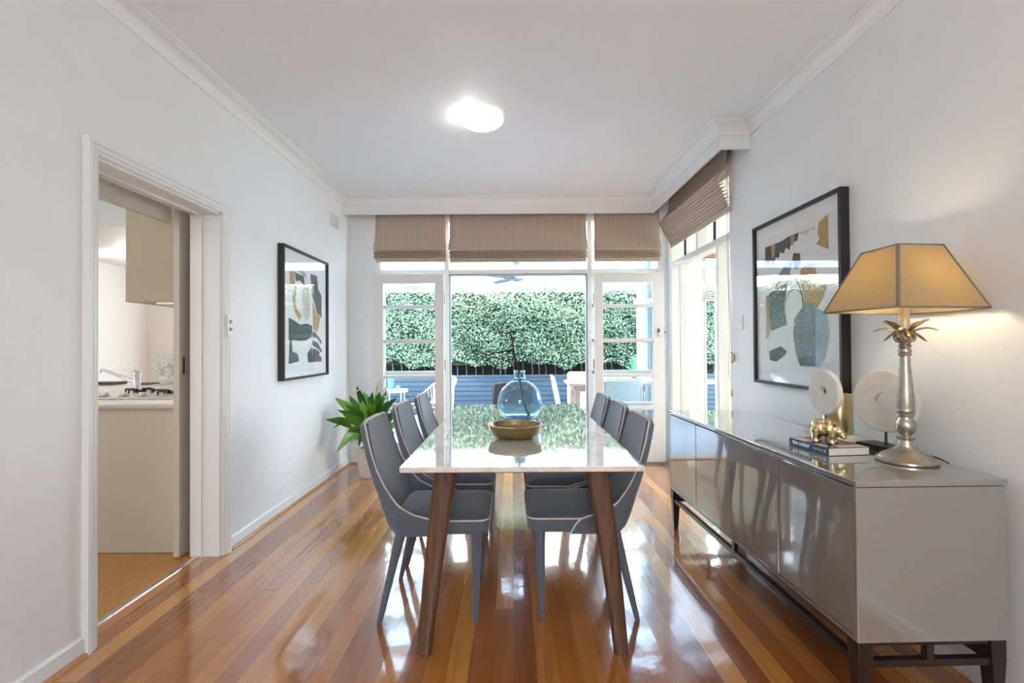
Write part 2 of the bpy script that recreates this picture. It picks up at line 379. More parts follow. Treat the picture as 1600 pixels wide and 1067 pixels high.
# cavity sliding door, pulled back, with brass finger pull
d3 = sroot('door_3', (-1.91, 3.15, 0))
m = MB(); m.box(-1.935, -1.90, 2.742, 3.56, .012, 1.995); m.build('door_leaf', M_beige, d3, bevel=.002)
m = MB(); zc = 1.2+(541-569)*2.77/750*-1*-1
zc = 1.10
pts = [(2.775+.010*cos(a), zc+.045+.010*sin(a)) for a in [PI*i/8 for i in range(9)]]+[(2.775+.010*cos(a), zc-.045+.010*sin(a)) for a in [PI+PI*i/8 for i in range(9)]]
m.prism(pts, 'X', -1.901, -1.897, 0)
pt2 = [(2.775+(y-2.775)*.55, zc+(z-zc)*.86) for y, z in pts]; m.prism(pt2, 'X', -1.899, -1.8965, 1)
m.build('finger_pull', [M_brass, M_black], d3)
m = MB(); m.box(-1.975, -1.945, DY0-.05, 2.742, 1.915, 2.06); S1('trim_9', m, M_beige)

# french window wall
def wf(name, spec, loc, glass=None, mt=None):
    w = sroot(name, loc); m = MB()
    for b in spec: m.box(*b)
    m.build('window_frame', mt or M_frame, w, bevel=.003)
    if glass:
        for g in glass: MB().box(*g).build('window_pane', M_pane, w)
    return w
y0, y1 = 4.975, 5.075
zr = [(1.60, 1.635), (1.235, 1.27), (.905, .945), (.575, .61)]
for nm, xa, xb in (('window_1', -1.412, -.65), ('window_2', .785, 1.562)):
    sp = [(xa, xa+.05, y0, y1, 0, 2.56), (xb-.05, xb, y0-.01, y1, 0, 2.56), (xa+.05, xb-.05, y0, y1, 0, .12), (xa+.05, xb-.05, y0-.005, y1, 1.955, 2.0), (xa+.05, xb-.05, y0, y1, 2.5, 2.56)]
    sp += [(xa+.05, xb-.05, y0+.02, y1-.02, a, b) for a, b in zr]
    sp += [(xa+.05, xa+.085, y0+.02, y1-.02, .12, 1.955), (xb-.085, xb-.05, y0+.02, y1-.02, .12, 1.955)]
    wf(nm, sp, ((xa+xb)/2, y0, 0), [(xa+.05, xb-.05, 5.03, 5.034, .12, 1.955), (xa+.05, xb-.05, 5.03, 5.034, 2.0, 2.5)])
wf('window_3', [(-.65, .785, y0-.005, y1, 1.955, 2.0), (-.65, .785, y0, y1, 2.5, 2.56)], (0, y0, 1.955), [(-.65, .785, 5.03, 5.034, 2.0, 2.5)])
m = MB(); m.box(-.65, -.638, y0+.01, y1, 0, 1.955).box(.773, .785, y0+.01, y1, 0, 1.955).box(-.638, .773, y0+.02, y1, 1.943, 1.955); S1('trim_10', m, mat('weather_seal', (.30,.33,.36), .5))
m = MB(); m.box(-1.412, 1.562, 5.0, 5.13, -.02, .012); S1('trim_11', m, M_quad)
# glazed leaves folded flat into the room
def leaf(nm, x0, x1, gx0, gx1, y=4.862, hinge=1):
    d = sroot(nm, ((x0+x1)/2, y+.02, 0)); m = MB(); ya, yb = y, y+.042
    m.box(x0, gx0, ya, yb, .022, 1.94).box(gx1, x1, ya, yb, .022, 1.94).box(gx0, gx1, ya, yb, 1.844, 1.94).box(gx0, gx1, ya, yb, .022, .23)
    for a, b in ((1.592, 1.62), (1.24, 1.272), (.88, .912), (.548, .580)): m.box(gx0, gx1, ya+.004, yb-.004, a, b)
    m.build('door_frame', M_door, d, bevel=.003, weld=False)
    for a, b in ((1.62, 1.844), (1.272, 1.592), (.912, 1.24), (.58, .88), (.23, .548)): MB().box(gx0, gx1, y+.019, y+.023, a, b).build('door_pane', M_pane, d)
    for z in (.35, 1.02, 1.69):
        m = MB(); xh = x1+.006 if hinge > 0 else x0-.006
        m.tube([(xh, yb-.012, z-.045), (xh, yb-.012, z+.045)], .006, 8); m.tube([(xh, yb-.012, z-.05), (xh, yb-.012, z-.045)], .008, 8); m.build('hinge', M_brass, d)
    return d
leaf('door_1', -1.415, -.690, -1.305, -.782, hinge=1)
d2 = leaf('door_2', .838, 1.545, .925, 1.43, hinge=-1)
# lock and lever on the right leaf
m = MB(); m.box(1.478, 1.496, 4.850, 4.862, 1.335, 1.372); m.build('lock_plate', M_blackgloss, d2, bevel=.003)
m = MB(); m.tube([(1.497-.016*sin(a)*1.2-.006, 4.848, 1.312-.022*cos(a)*1.0) for a in [PI*i/10 for i in range(11)]], .0035, 6); m.build('door_handle', M_blackgloss, d2)
m = MB(); m.box(1.545, 1.5475, 4.868, 4.89, 1.26, 1.40); m.tube([(1.5475, 4.879, 1.335), (1.562, 4.879, 1.335)], .006, 8); m.build('latch', M_blackgloss, d2)

# window in the right wall, full height
x0, x1 = XR+.03, XR+.10
sp = [(x0-.03, x1, 3.52, 3.56, 0, 2.52), (x0-.03, x1, 4.86, 4.90, 0, 2.52), (x0-.03, x1, 3.56, 4.86, 1.985, 2.04), (x0, x1, 3.56, 4.86, 0, .1), (x0, x1, 3.56, 4.86, 2.48, 2.52),
      (x0-.02, x1, 3.785, 3.825, .1, 1.985), (x0-.02, x1, 4.64, 4.67, .1, 1.985), (x0-.02, x1, 4.20, 4.235, 2.04, 2.48)]
wf('window_4', sp, (x0, 4.2, 0), [(x0+.03, x0+.034, 3.56, 4.86, .1, 1.985), (x0+.03, x0+.034, 3.56, 4.86, 2.04, 2.48)])
m = MB(); m.box(x0+.01, x0+.03, 3.93, 3.94, 2.04, 2.48).box(x0+.01, x0+.03, 4.60, 4.61, 2.04, 2.48); S1('trim_12', m, M_black)

# the garden wing seen through that window
WX0, WX1, WY1 = 1.77, 4.6, 6.62
m = MB(); m.box(WX0, WX1, 2.2, WY1+.1, -.06, 0); S1('floor_wing', m, M_floor)
m = MB(); m.box(WX0, WX1, 2.2, WY1+.1, 2.5, 2.56); S1('ceiling_wing', m, M_ceil)
m = MB(); m.box(1.98, 2.66, WY1, WY1+.1, 0, 2.5).box(2.84, 3.3, WY1, WY1+.1, 0, 2.5).box(2.66, 2.84, WY1, WY1+.1, 2.42, 2.5).box(2.66, 2.84, WY1, WY1+.1, 0, .2)
for k in range(12):
    xx = 2.0+k*.11
    if not 2.6 < xx < 2.86: m.box(xx, xx+.006, WY1-.004, WY1, 0, 2.5)
S1('wall_wing_far', m, M_cream)
m = MB(); m.box(WX1, WX1+.1, 2.2, WY1+.1, 0, .8).box(WX1, WX1+.1, 2.2, WY1+.1, 2.3, 2.5).box(WX1, WX1+.1, 2.2, 2.8, .8, 2.3).box(WX1, WX1+.1, 6.2, WY1+.1, .8, 2.3); S1('wall_wing_right', m, M_cream)
m = MB(); m.box(WX0, WX1, 2.1, 2.2, 0, 2.5); S1('wall_wing_near', m, M_cream)
sp = [(2.66, 2.68, WY1-.01, WY1+.06, .2, 2.42), (2.82, 2.84, WY1-.01, WY1+.06, .2, 2.42), (2.68, 2.82, WY1, WY1+.05, .66, .72), (2.68, 2.82, WY1, WY1+.05, .2, .25)]
wf('window_6', sp, (2.75, WY1, .2), [(2.68, 2.82, WY1+.03, WY1+.034, .25, 2.42)])
vb = thing('venetian_blind', 'brown slatted blind seen through the right-hand window, above the hedge view', 'blind', (2.75, WY1-.03, 1.8))
for k in range(26):
    m = MB(); z = 1.80+k*.0235
    if 14 <= k < 18: continue
    m.add([(2.662, WY1-.05, z), (2.838, WY1-.05, z), (2.838, WY1-.022, z+.014), (2.662, WY1-.022, z+.014), (2.662, WY1-.05, z+.003), (2.838, WY1-.05, z+.003), (2.838, WY1-.022, z+.017), (2.662, WY1-.022, z+.017)],
          [(0,1,2,3), (7,6,5,4), (0,4,5,1), (1,5,6,2), (2,6,7,3), (3,7,4,0)]); m.build('slat', M_venetian, vb)
m = MB(); m.box(2.66, 2.84, WY1-.06, WY1-.02, 2.40, 2.45); m.build('head_rail', M_venetian, vb)
# outer left wall of the wing with white frames
sp = [(1.75, 1.98, 6.50, 6.74, 0, 2.5), (1.75, 1.85, 6.36, 6.40, 0, 2.5), (1.75, 1.85, 5.12, 5.16, 0, 2.5), (1.75, 1.85, 5.7, 5.76, 0, 2.5)]
for a, b in ((0, .12), (.42, .46), (2.40, 2.5)): sp.append((1.76, 1.84, 5.16, 6.50, a, b))
w7 = wf('window_7', sp, (1.8, 5.9, 0))
MB().box(1.795, 1.80, 5.16, 6.50, .12, 2.40).build('window_pane', M_dirtyglass, w7)
m = MB()
for z in (.80, 1.78):   # open awning sashes
    m.hexa([(1.74, 5.78, z), (1.70, 5.78, z-.30), (1.70, 6.34, z-.30), (1.74, 6.34, z)], [(1.765, 5.78, z), (1.725, 5.78, z-.30), (1.725, 6.34, z-.30), (1.765, 6.34, z)])
m2 = MB()
for z, h in ((.80, .05), (1.78, .05)): m2.box(1.70, 1.75, 5.76, 6.36, z-h, z)
m2.build('window_sill', M_whitemetal, w7, bevel=.004)

# ------------------------------------------------------------------ kitchen shell
KX, KY, KZ = -4.80, 6.3, 2.21
m = MB(); m.box(KX, -1.836, .6, KY, -.05, -.002); S1('floor_kitchen', m, M_cork)
m = MB(); m.box(KX, -1.86, 4.0, KY, KZ, KZ+.05).box(KX, -1.86, 3.95, 4.0, KZ, 2.75).box(KX, -1.86, .6, 3.95, 2.70, 2.75); S1('ceiling_kitchen', m, M_ceil)
m = MB(); m.box(KX-.1, KX, .6, 1.2, 0, 2.75).box(KX-.1, KX, 1.9, KY, 0, 2.75).box(KX-.1, KX, 1.2, 1.9, 0, 1.2).box(KX-.1, KX, 1.2, 1.9, 1.9, 2.75); S1('wall_kitchen_left', m, M_kwall)
m = MB(); m.box(KX-.1, -3.8, KY, KY+.1, 0, 2.75).box(-2.4, -1.86, KY, KY+.1, 0, 2.75).box(-3.8, -2.4, KY, KY+.1, 0, 1.0).box(-3.8, -2.4, KY, KY+.1, 2.0, 2.75); S1('wall_kitchen_far', m, M_kpink)
m = MB(); m.box(-1.98, -1.90, 5.12, KY+.1, 0, 2.75); S1('wall_kitchen_right', m, M_kwall)
m = MB(); m.box(KX-.1, -1.86, .5, .6, 0, 2.75); S1('wall_kitchen_near', m, M_kwall)
# ------------------------------------------------------------------ dining table
TX, TY0, TY1, TW = .035, 1.80, 3.74, .46
tb = thing('dining_table', 'long dining table with white marble top and splayed walnut-stained legs', 'table', (TX, 2.77, 0))
m = MB(); m.box(TX-TW, TX+TW, TY0, TY1, .728, .75); m.build('tabletop', M_marble, tb, bevel=.003)
m = MB(); m.box(TX-.40, TX+.40, 1.90, 3.64, .700, .728); m.build('table_frame', M_espresso, tb, bevel=.003)
def tleg(sx, sy):
    yc = 2.77+sy*.87; m = MB(); rows = []
    for t in np.linspace(0, 1, 9):
        z = .702*(1-t); xc = TX+sx*(.302+.083*t+.006*sin(PI*t)); yy = yc+sy*(-.035+.045*t)
        w = .046-.018*t; d = .030-.008*t; r = min(w, d)*.75
        row = []
        for (cx, cy, a0) in ((w-r, d-r, 0), (-(w-r), d-r, PI/2), (-(w-r), -(d-r), PI), (w-r, -(d-r), 1.5*PI)):
            for k in range(5): a = a0+PI/2*k/4; row.append((xc+cx+r*cos(a), yy+cy+r*sin(a), z))
        rows.append(row)
    K = len(rows[0]); vs = [p for r_ in rows for p in r_]
    m.add(vs, [(i*K+k, i*K+(k+1) % K, (i+1)*K+(k+1) % K, (i+1)*K+k) for i in range(8) for k in range(K)], 0, True)
    m.add(rows[0], [tuple(range(K))]); m.add(rows[-1], [tuple(range(K))])
    return m
for sx in (-1, 1):
    for sy in (-1, 1): tleg(sx, sy).build('leg', M_walnut, tb)

# ------------------------------------------------------------------ dining chair (faces +x locally)
zb = [.385,.41,.43,.45,.475,.51,.55,.60,.66,.72,.78,.83,.857,.87]
def oc(z): return float(np.interp(z, [.385,.40,.43,.489,.593,.716,.854,.87], [-.195,-.212,-.227,-.249,-.283,-.318,-.352,-.356]))
def tip(z): return float(np.interp(z, [.385,.42,.445,.459,.473,.508,.574,.626,.686,.78,.87], [.03,.012,-.008,-.04,-.10,-.168,-.218,-.248,-.276,-.306,-.327]))
def hw(z): return float(np.interp(z, [.385,.45,.6,.75,.87], [.222,.226,.220,.203,.186]))
def make_chair():
    c = thing('dining_chair', 'x', 'chair')
    # shell: U-shaped section, solid, swept upwards
    def ring(z, k):        # k: vertical squeeze at the very top for a soft edge
        o, t, w = oc(z), tip(z), hw(z); th = .024 if z > .6 else .03
        o += .012*k; w -= .010*k; 
        R_ = min(.055, (t-o)*.9); pts = []
        pts.append((t, -w))
        for i in range(7): a = PI/2*i/6; pts.append((o+R_-R_*sin(a), -w+R_-R_*cos(a)))
        for yy in np.linspace(-w+R_, w-R_, 7)[1:-1]: pts.append((o-.010*(1-(yy/w)**2), yy))
        for i in range(7): a = PI/2*(1-i/6); pts.append((o+R_-R_*sin(a), w-R_+R_*cos(a)))
        pts.append((t, w))
        # inner line
        inn = []
        th2 = th-.008*k
        wi = w-th2*.8
        oi = o+th2+.012
        ti = t
        R2 = max(.02, R_-.012)
        if oi+R2 > ti-.002: R2 = max(.004, ti-oi-.002)
        inn.append((ti, -wi))
        for i in range(7): a = PI/2*i/6; inn.append((oi+R2-R2*sin(a), -wi+R2-R2*cos(a)))
        for yy in np.linspace(-wi+R2, wi-R2, 7)[1:-1]: inn.append((oi-.010*(1-(yy/w)**2), yy))
        for i in range(7): a = PI/2*(1-i/6); inn.append((oi+R2-R2*sin(a), wi-R2+R2*cos(a)))
        inn.append((ti, wi))
        return [(x, y, z) for x, y in pts], [(x, y, z) for x, y in inn]
    rows = []
    for i, z in enumerate(zb):
        k = {len(zb)-1: 1.0, len(zb)-2: .35}.get(i, 0)
        a, b = ring(z, k)
        if i >= len(zb)-2:   # dip the top corners
            def dip(p, i=i):
                q = abs(p[1])/hw(z); return (p[0], p[1], p[2]-.016*max(0, q-.72)/.28)
            a = [dip(p) for p in a]; b = [dip(p) for p in b]
        rows.append(a+b[::-1])
    K = len(rows[0]); m = MB(); vs = [p for r_ in rows for p in r_]; n = len(rows); H = K//2
    m.add(vs, [(i*K+j, i*K+(j+1) % K, (i+1)*K+(j+1) % K, (i+1)*K+j) for i in range(n-1) for j in range(K)], 0, True)
    cap = lambda r0: [(r0*K+j, r0*K+j+1, r0*K+K-2-j, r0*K+K-1-j) for j in range(H-1)]
    m.f += cap(0)+cap(n-1); m.m += [0]*(2*(H-1)); m.smooth += [True]*(2*(H-1))
    m.build('backrest', M_chair, c, local=True)
    # seat: a soft squab with rounded edges
    m = MB(); rr = []
    prof = [(.386, .020), (.39, .006), (.40, 0), (.435, 0), (.449, .003), (.460, .018), (.468, .05), (.474, .10), (.476, .16)]
    def loop(ins, z):
        x0, x1, w = -.205+ins, .222-ins, .214-ins; r = max(.012, .05-ins*.3); P = []
        for cx, cy, a0 in ((x1-r, w-r, 0), (x0+r, w-r, PI/2), (x0+r, -w+r, PI), (x1-r, -w+r, 1.5*PI)):
            for k in range(6): a = a0+PI/2*k/5; P.append((cx+r*cos(a), cy+r*sin(a), z))
        return P
    rr = [loop(i_, z) for z, i_ in prof]; K = len(rr[0]); vs = [p for q in rr for p in q]; n = len(rr)
    m.add(vs, [(i*K+j, i*K+(j+1) % K, (i+1)*K+(j+1) % K, (i+1)*K+j) for i in range(n-1) for j in range(K)]+[tuple(range(K))[::-1], tuple((n-1)*K+j for j in range(K))], 0, True)
    m.build('seat', M_chair, c, local=True)
    # piping along the shell's front edge, and around the seat's front
    m = MB(); z1 = np.concatenate([np.linspace(.388, .46, 6), np.linspace(.475, .85, 16)])
    left = [(tip(z)+.002, -hw(z)+.008, z) for z in z1]; right = [(tip(z)+.002, hw(z)-.008, z) for z in z1]
    top = [(tip(.87)+.001, y, .872-.014*max(0, abs(y)/hw(.87)-.72)/.28) for y in np.linspace(-hw(.87)+.012, hw(.87)-.012, 9)]
    m.tube(left+top+right[::-1], .0042, 6, cap=True); m.build('shell_piping', M_piping, c, local=True)
    P = loop(-.001, .449); P = [p for p in P if p[0] > -.06]; P = sorted(P, key=lambda p: math.atan2(p[1], p[0]+.06))
    P = [(-.03, -.216, .449)]+P+[(-.03, .216, .449)]
    m = MB(); m.tube(P, .0042, 6); m.build('seat_piping', M_piping, c, local=True)
    for sy in (-1, 1):
        for (xt, xf, sp_) in ((-.165, -.258, .012), (.165, .158, .0)):
            m = MB(); rows = []
            for t in (0, .25, .6, .96, 1.0):
                z = .392*(1-t); xc = xt+(xf-xt)*t; yc = sy*(.185+sp_*t+.004*t); w = .023-.012*t; w = w*(.85 if t == 1.0 else 1)
                rows.append([(xc+w*cos(a)*1.05, yc+w*sin(a)*1.05, z) for a in [PI/12+2*PI*k/12 for k in range(12)]])
            vs = [p for q in rows for p in q]; K = 12
            m.add(vs, [(i*K+j, i*K+(j+1) % K, (i+1)*K+(j+1) % K, (i+1)*K+j) for i in range(4) for j in range(K)]+[tuple(range(K)), tuple(4*K+j for j in range(K))], 0, True)
            m.build('leg', M_chair, c, local=True)
    return c
ch0 = make_chair(); first = True
G = 'upholstered chairs around the marble table'
chairs = [(-.325, 2.29, 0, 'slate fabric dining chair on the left of the marble table, nearest the camera'),
          (-.325, 2.84, 0, 'slate dining chair in the middle of the row on the plant side'),
          (-.305, 3.36, 0, 'slate fabric dining chair farthest away on the left side of the marble table'),
          (.283, 2.31, PI, 'slate fabric dining chair on the right of the marble table, nearest the camera'),
          (.290, 2.79, PI, 'slate dining chair in the middle of the row on the sideboard side'),
          (.290, 3.27, PI, 'slate fabric dining chair farthest away on the right side of the marble table'),
          (.022, 3.99, -PI/2, 'dark dining chair at the far head of the table, half hidden behind the blue vase')]
for i, (x, y, r_, lb) in enumerate(chairs):
    c = ch0 if i == 0 else copy_tree(ch0)
    c.location = (x, y, 0); c.rotation_euler = (0,0,r_); c['label'] = lb; c['group'] = G

# ------------------------------------------------------------------ things on the table
vz = [(0,.751),(.070,.751),(.092,.757),(.108,.768),(.125,.79),(.135,.82),(.138,.855),(.134,.885),(.125,.915),(.110,.939),(.086,.961),(.060,.978),(.043,.992),(.036,1.01),(.034,1.03),(.036,1.043),(.039,1.047)]
inn = [(.035,1.046),(.0305,1.03),(.032,1.01),(.037,.99),(.056,.976),(.082,.957),(.106,.935),(.121,.912),(.130,.884),(.134,.855),(.131,.82),(.121,.792),(.104,.772),(.088,.762),(.068,.758),(0,.757)]
VC = (.046, 3.0)
m = MB(); m.lathe(vz+inn, (VC[0], VC[1], 0), 48)
t = m.build('glass_vase', M_vase); tag(t, 'round blue blown-glass bottle vase on the marble table', 'vase')
def pp(px, py, Y): 
    d = ray(px, py); t_ = Y/d[1]; return (d[0]*t_, Y, 1.2+d[2]*t_)
_F = (0, cos(.010), sin(.010)); _U0 = (0, -sin(.010), cos(.010))
_R = (cos(.006), -sin(.006)*_U0[1], -sin(.006)*_U0[2]); _U = (sin(.006), cos(.006)*_U0[1], cos(.006)*_U0[2])
def ray(x, y):
    a = (x-800)/750; b = (533.5-y)/750
    return tuple(_F[i]+a*_R[i]+b*_U[i] for i in range(3))
br = MB()
def twig(pts, r0, r1, Ys=None, n=7):
    K = len(pts); P = []
    for i, (x, y) in enumerate(pts):
        Y = VC[1] if Ys is None else Ys[0]+(Ys[1]-Ys[0])*i/(K-1)
        P.append(Vector(pp(x, y, Y)))
    Q = []; R_ = []
    for i in range(len(P)-1):
        for k in range(4):
            t_ = k/4; Q.append(P[i].lerp(P[i+1], t_)+Vector(rng.normal(0, .0012, 3))); u = (i+t_)/(len(P)-1); R_.append((r0+(r1-r0)*u)*(1+.12*rng.normal()))
    Q.append(P[-1]); R_.append(r1); br.tube(Q, [abs(r) for r in R_], n)
twig([(827,650),(823,641),(818,622),(815,606),(812,594),(811,585),(811,578),(807,565),(803.5,555),(801.5,547)], .0095, .0075, (3.0, 3.0))
twig([(801.5,547),(802.5,536),(799,526),(796,520)], .0065, .0045, (3.0, 3.02))
twig([(796,520),(801,519),(805.6,516.5),(806,513)], .004, .002, (3.02, 3.04))
twig([(797,520),(787,520),(779,516.5),(776,511),(767,506)], .0045, .0018, (3.02, 2.97))
twig([(779,516.5),(772,514),(765,516)], .0022, .001, (2.99, 2.96))
twig([(801.5,547),(792,548),(782,550),(773.6,551),(765,554.5),(757,554),(748,548),(741,548),(737,549)], .006, .002, (3.0, 2.9))
twig([(773,551),(768,546),(764,545)], .002, .001, (2.95, 2.93))
twig([(741,548),(737,553),(735,558)], .0018, .001, (2.91, 2.9))
twig([(791,549),(793,558),(796,567),(801,574),(806,577)], .0028, .0018, (3.0, 3.05))
twig([(786,550),(785,556),(788,560)], .0022, .001, (2.99, 3.0)); twig([(796,548),(790,553),(784,555)], .0022, .001, (2.99, 3.01))
twig([(796,521),(800,513),(798,508)], .002, .001, (3.02, 3.05)); twig([(799,530),(794,532),(791,529)], .0018, .0009, (3.02, 3.0))
t = br.build('branch', M_bark); t['label'] = 'bare dark forked branch standing in the blue glass vase'; t['category'] = 'branch'
BC = (.012, 2.385)
rm = [(0,.751),(.078,.751),(.094,.755),(.110,.764),(.121,.778),(.128,.796),(.133,.812),(.1345,.816),(.131,.816),(.1245,.797),(.1175,.781),(.107,.769),(.092,.761),(0,.758)]
m = MB(); m.lathe(rm, (BC[0], BC[1], 0), 56)
t = m.build('metal_bowl', M_bowl); tag(t, 'shallow hammered brass bowl on the marble table in front of the vase', 'bowl')

# ------------------------------------------------------------------ sideboard (local: x depth towards wall, y length away)
SB = thing('sideboard', 'long glossy taupe sideboard with four doors on a dark timber stand by the right wall', 'sideboard', (1.078, 1.513, 0), .024)
SL, SD, ST = 1.672, .486, .77
def sb(name, mb, mt, parent=SB, **k): return mb.build(name, mt, parent, local=True, **k)
Zb = .262
m = MB(); m.box(0, SD, 0, .02, Zb, ST-.022).box(0, SD, SL-.02, SL, Zb, ST-.022).box(.02, SD, .02, SL-.02, Zb, Zb+.018).box(SD-.012, SD, .02, SL-.02, Zb+.018, ST-.022)
m.box(0, .02, .02, SL-.02, Zb, Zb+.012).box(.03, .05, .02, SL-.02, Zb+.018, ST-.022)
sb('body', m, M_lacq, bevel=.002)
m = MB(); m.box(-.003, SD+.002, -.003, SL+.003, ST-.020, ST); sb('top', m, M_lacq, bevel=.003)
dw = (SL-.04)/4
for k in range(4):
    m = MB(); a = .02+k*dw+.003; m.box(.001, .021, a, a+dw-.006, Zb+.016, ST-.026); sb('door', m, M_lacq, bevel=.0015)
m = MB()
m.box(.012, .035, .03, SL-.03, .178, .200).box(SD-.035, SD-.012, .03, SL-.03, .178, .200).box(.012, .035, .03, SL-.03, .246, .262)
for y in (.012, SL-.035): m.box(.03, SD-.03, y, y+.023, .178, .200); m.box(.03, SD-.03, y, y+.023, .246, .262)
for y in (.012, SL/2-.012, SL-.035): m.box(SD/2-.012, SD/2+.012, y, y+.023, .200, .262) if y != SL/2-.012 else m.box(.012, .035, y, y+.023, .200, .246)
sb('stand_rail', m, M_espresso)
for sx, x in ((1, .004), (-1, SD-.004)):
    for sy, y in ((1, .004), (-1, SL-.004)):
        m = MB(); q = lambda w, z, off=0: [(x+sx*off, y+sy*off, z), (x+sx*(w+off), y+sy*off, z), (x+sx*(w+off), y+sy*(w+off), z), (x+sx*off, y+sy*(w+off), z)]
        m.hexa(q(.028, 0, .008), q(.046, .19, 0)); m.hexa(q(.046, .19, 0), q(.052, .2618, 0)); sb('leg', m, M_espresso, bevel=.002)

T = ST+.0008
# book: placed by its own corners
bk_rz = math.atan2(1.222-1.236, 2.075-1.850)      # spine direction
def loc(px, py, z):
    d = ray(px, py); t_ = (z-1.2)/d[2]; return (d[0]*t_, d[1]*t_)
s0 = loc(1295, 713, ST); s1 = loc(1231, 694, ST); e1 = loc(1360, 711, ST)
ul = Vector((s1[0]-s0[0], s1[1]-s0[1])); Lb = ul.length; a_b = math.atan2(ul.y, ul.x)-PI/2
Wb = min((Vector(e1)-Vector(s0)).length, .19); Lb = min(Lb, .222)
BK = thing('book', 'thick navy-spined paperback lying under the gold animal figurine on the sideboard', 'book', (s0[0], s0[1], T), a_b)
tb_ = .030
m = MB(); m.box(0, .0015, 0, Lb, 0, tb_).box(0, Wb, 0, Lb, 0, .0012); m.build('spine', M_navy, BK, local=True, bevel=.0006)
m = MB(); m.box(.0016, Wb-.002, .002, Lb-.002, .0013, tb_-.0016); m.build('page_block', M_page, BK, local=True)
m = MB(); m.box(0, Wb, 0, Lb, tb_-.0014, tb_, 0).box(.004, .05, Lb*.62, Lb*.93, tb_, tb_+.0002, 1).box(.055, Wb-.008, .006, .05, tb_, tb_+.0002, 1).box(.006, .03, .03, .09, tb_, tb_+.0002, 1); m.build('front_cover', [M_covertop, M_pinkish], BK, local=True)
def text(body, size, parent, mtx, name, mt=M_ink, bold=0.0, ext=.0002):
    cu = bpy.data.curves.new(name, 'FONT'); cu.body = body; cu.size = size; cu.extrude = ext; cu.offset = bold
    tmp = bpy.data.objects.new(name, cu); COL.objects.link(tmp); dg = bpy.context.evaluated_depsgraph_get(); dg.update()
    me = bpy.data.meshes.new_from_object(tmp.evaluated_get(dg)); bpy.data.objects.remove(tmp)
    me.transform(mtx); me.materials.clear(); me.materials.append(mt); o = bpy.data.objects.new(name, me); COL.objects.link(o); o.parent = parent; WM[o] = WM[parent].copy(); return o
# text runs from far end towards the viewer on the -x face
Mt = lambda y, z: Matrix.Translation((-.0004, y, z)) @ Matrix(((0,0,-1,0),(-1,0,0,0),(0,1,0,0),(0,0,0,1)))
text('the maker', .024, BK, Mt(Lb*.905, .0105), 'title', bold=.0006)
text('tamara maynes', .0085, BK, Mt(Lb*.36, .013), 'author')
m = MB(); m.lathe([(0, -.0006), (.0042, -.0006), (.0042, 0)], (-.0002, .020, .015), 16, axis='X'); m.build('publisher_mark', M_ink, BK, local=True)
# ------------------------------------------------------------------ figurine
FG = thing('animal_figurine', 'polished gold stout four-legged animal figurine standing on the navy book', 'figurine', (1.268, 1.950, ST+.0008+.0302), math.radians(-48))
m = MB()
def B(c, r): m.ball(c, r, 14)
B((-.020,0,.062), (.032,.031,.034)); B((.010,0,.064), (.030,.030,.033)); B((-.004,0,.052), (.040,.029,.026))
B((.032,0,.062), (.020,.024,.026)); B((.046,-.002,.054), (.020,.021,.022)); B((.060,-.004,.040), (.014,.015,.015)); B((.066,-.005,.032), (.009,.012,.010)); B((.052,-.003,.062), (.011,.016,.011))
for sx, sy in ((-.030,-.015), (-.030,.015), (.026,-.015), (.026,.015)):
    m.tube([(sx, sy, .055), (sx+.001, sy*1.05, .035), (sx-.001, sy*1.08, .018), (sx+.001, sy*1.1, .004), (sx+.001, sy*1.1, 0)], [.020, .0155, .0125, .0135, .012], 12)
for sy in (-1, 1):
    m.tube([(.040, sy*.014, .072), (.038, sy*.024, .082), (.042, sy*.030, .087)], [.007, .008, .003], 8)
    m.ball((.060, sy*.013-.003, .053), .0035, 8)
m.tube([(-.050,0,.072), (-.056,.002,.062), (-.056,.003,.048)], [.004,.003,.002], 7)
for x in (-.034, -.018, -.002, .014):     # plated folds over the back
    m.tube([(x, .0325*cos(a), .060+.0365*sin(a)) for a in [PI*i/12 for i in range(13)]], .0028, 6)
b = m.build('body', M_gold, FG, local=True)
d = b.modifiers.new('rm', 'REMESH'); d.mode = 'VOXEL'; d.voxel_size = .0016; d.use_smooth_shade = True
d = b.modifiers.new('sm', 'SMOOTH'); d.iterations = 3; d.factor = .5
# ring sculptures
def ring(mb, c, R_, r_, th, rz):
    pr_ = [(r_, -th), (R_-.004, -th), (R_, -th+.004), (R_, th-.004), (R_-.004, th), (r_, th), (r_-.001, 0)]
    o = MB(); o.lathe(pr_, (0,0,0), 64, axis='X', closed=True); Mx = Matrix.Translation(c) @ Matrix.Rotation(rz, 4, 'Z')
    mb.add([tuple(Mx @ Vector(v)) for v in o.v], o.f, 0, True)
t1 = thing('ring_sculpture', 'smaller pale stone ring on a pin, before the gold cylinder on the sideboard', 'sculpture', (1.43, 2.14, ST+.0008))
Z0 = ST+.0008
m = MB(); m.box(1.343, 1.53, 2.088, 2.225, Z0, Z0+.030); m.build('base', M_stone, t1, bevel=.002)
m = MB(); m.tube([(1.372, 2.108, Z0+.030), (1.372, 2.108, .894)], .0035, 8); m.build('pin', M_black, t1)
m = MB(); ring(m, (1.372, 2.108, .990), .098, .025, .0115, 0.03); o = m.build('ring', M_stone, t1)
m = MB(); cyl = [(0, Z0+.0302), (.0565, Z0+.0302), (.058, Z0+.033), (.058, .976), (.0565, .978), (.055, .976), (.055, .83), (0, .83)]
m.lathe(cyl, (1.466, 2.165, 0), 48); t = m.build('metal_cylinder', M_goldcyl); tag(t, 'satin gold cylinder holder on the pale stone block behind the smaller ring', 'candle holder')
t2 = thing('ring_sculpture', 'larger pale stone ring on a black rod and base, half behind the lamp', 'sculpture', (1.51, 1.958, Z0))
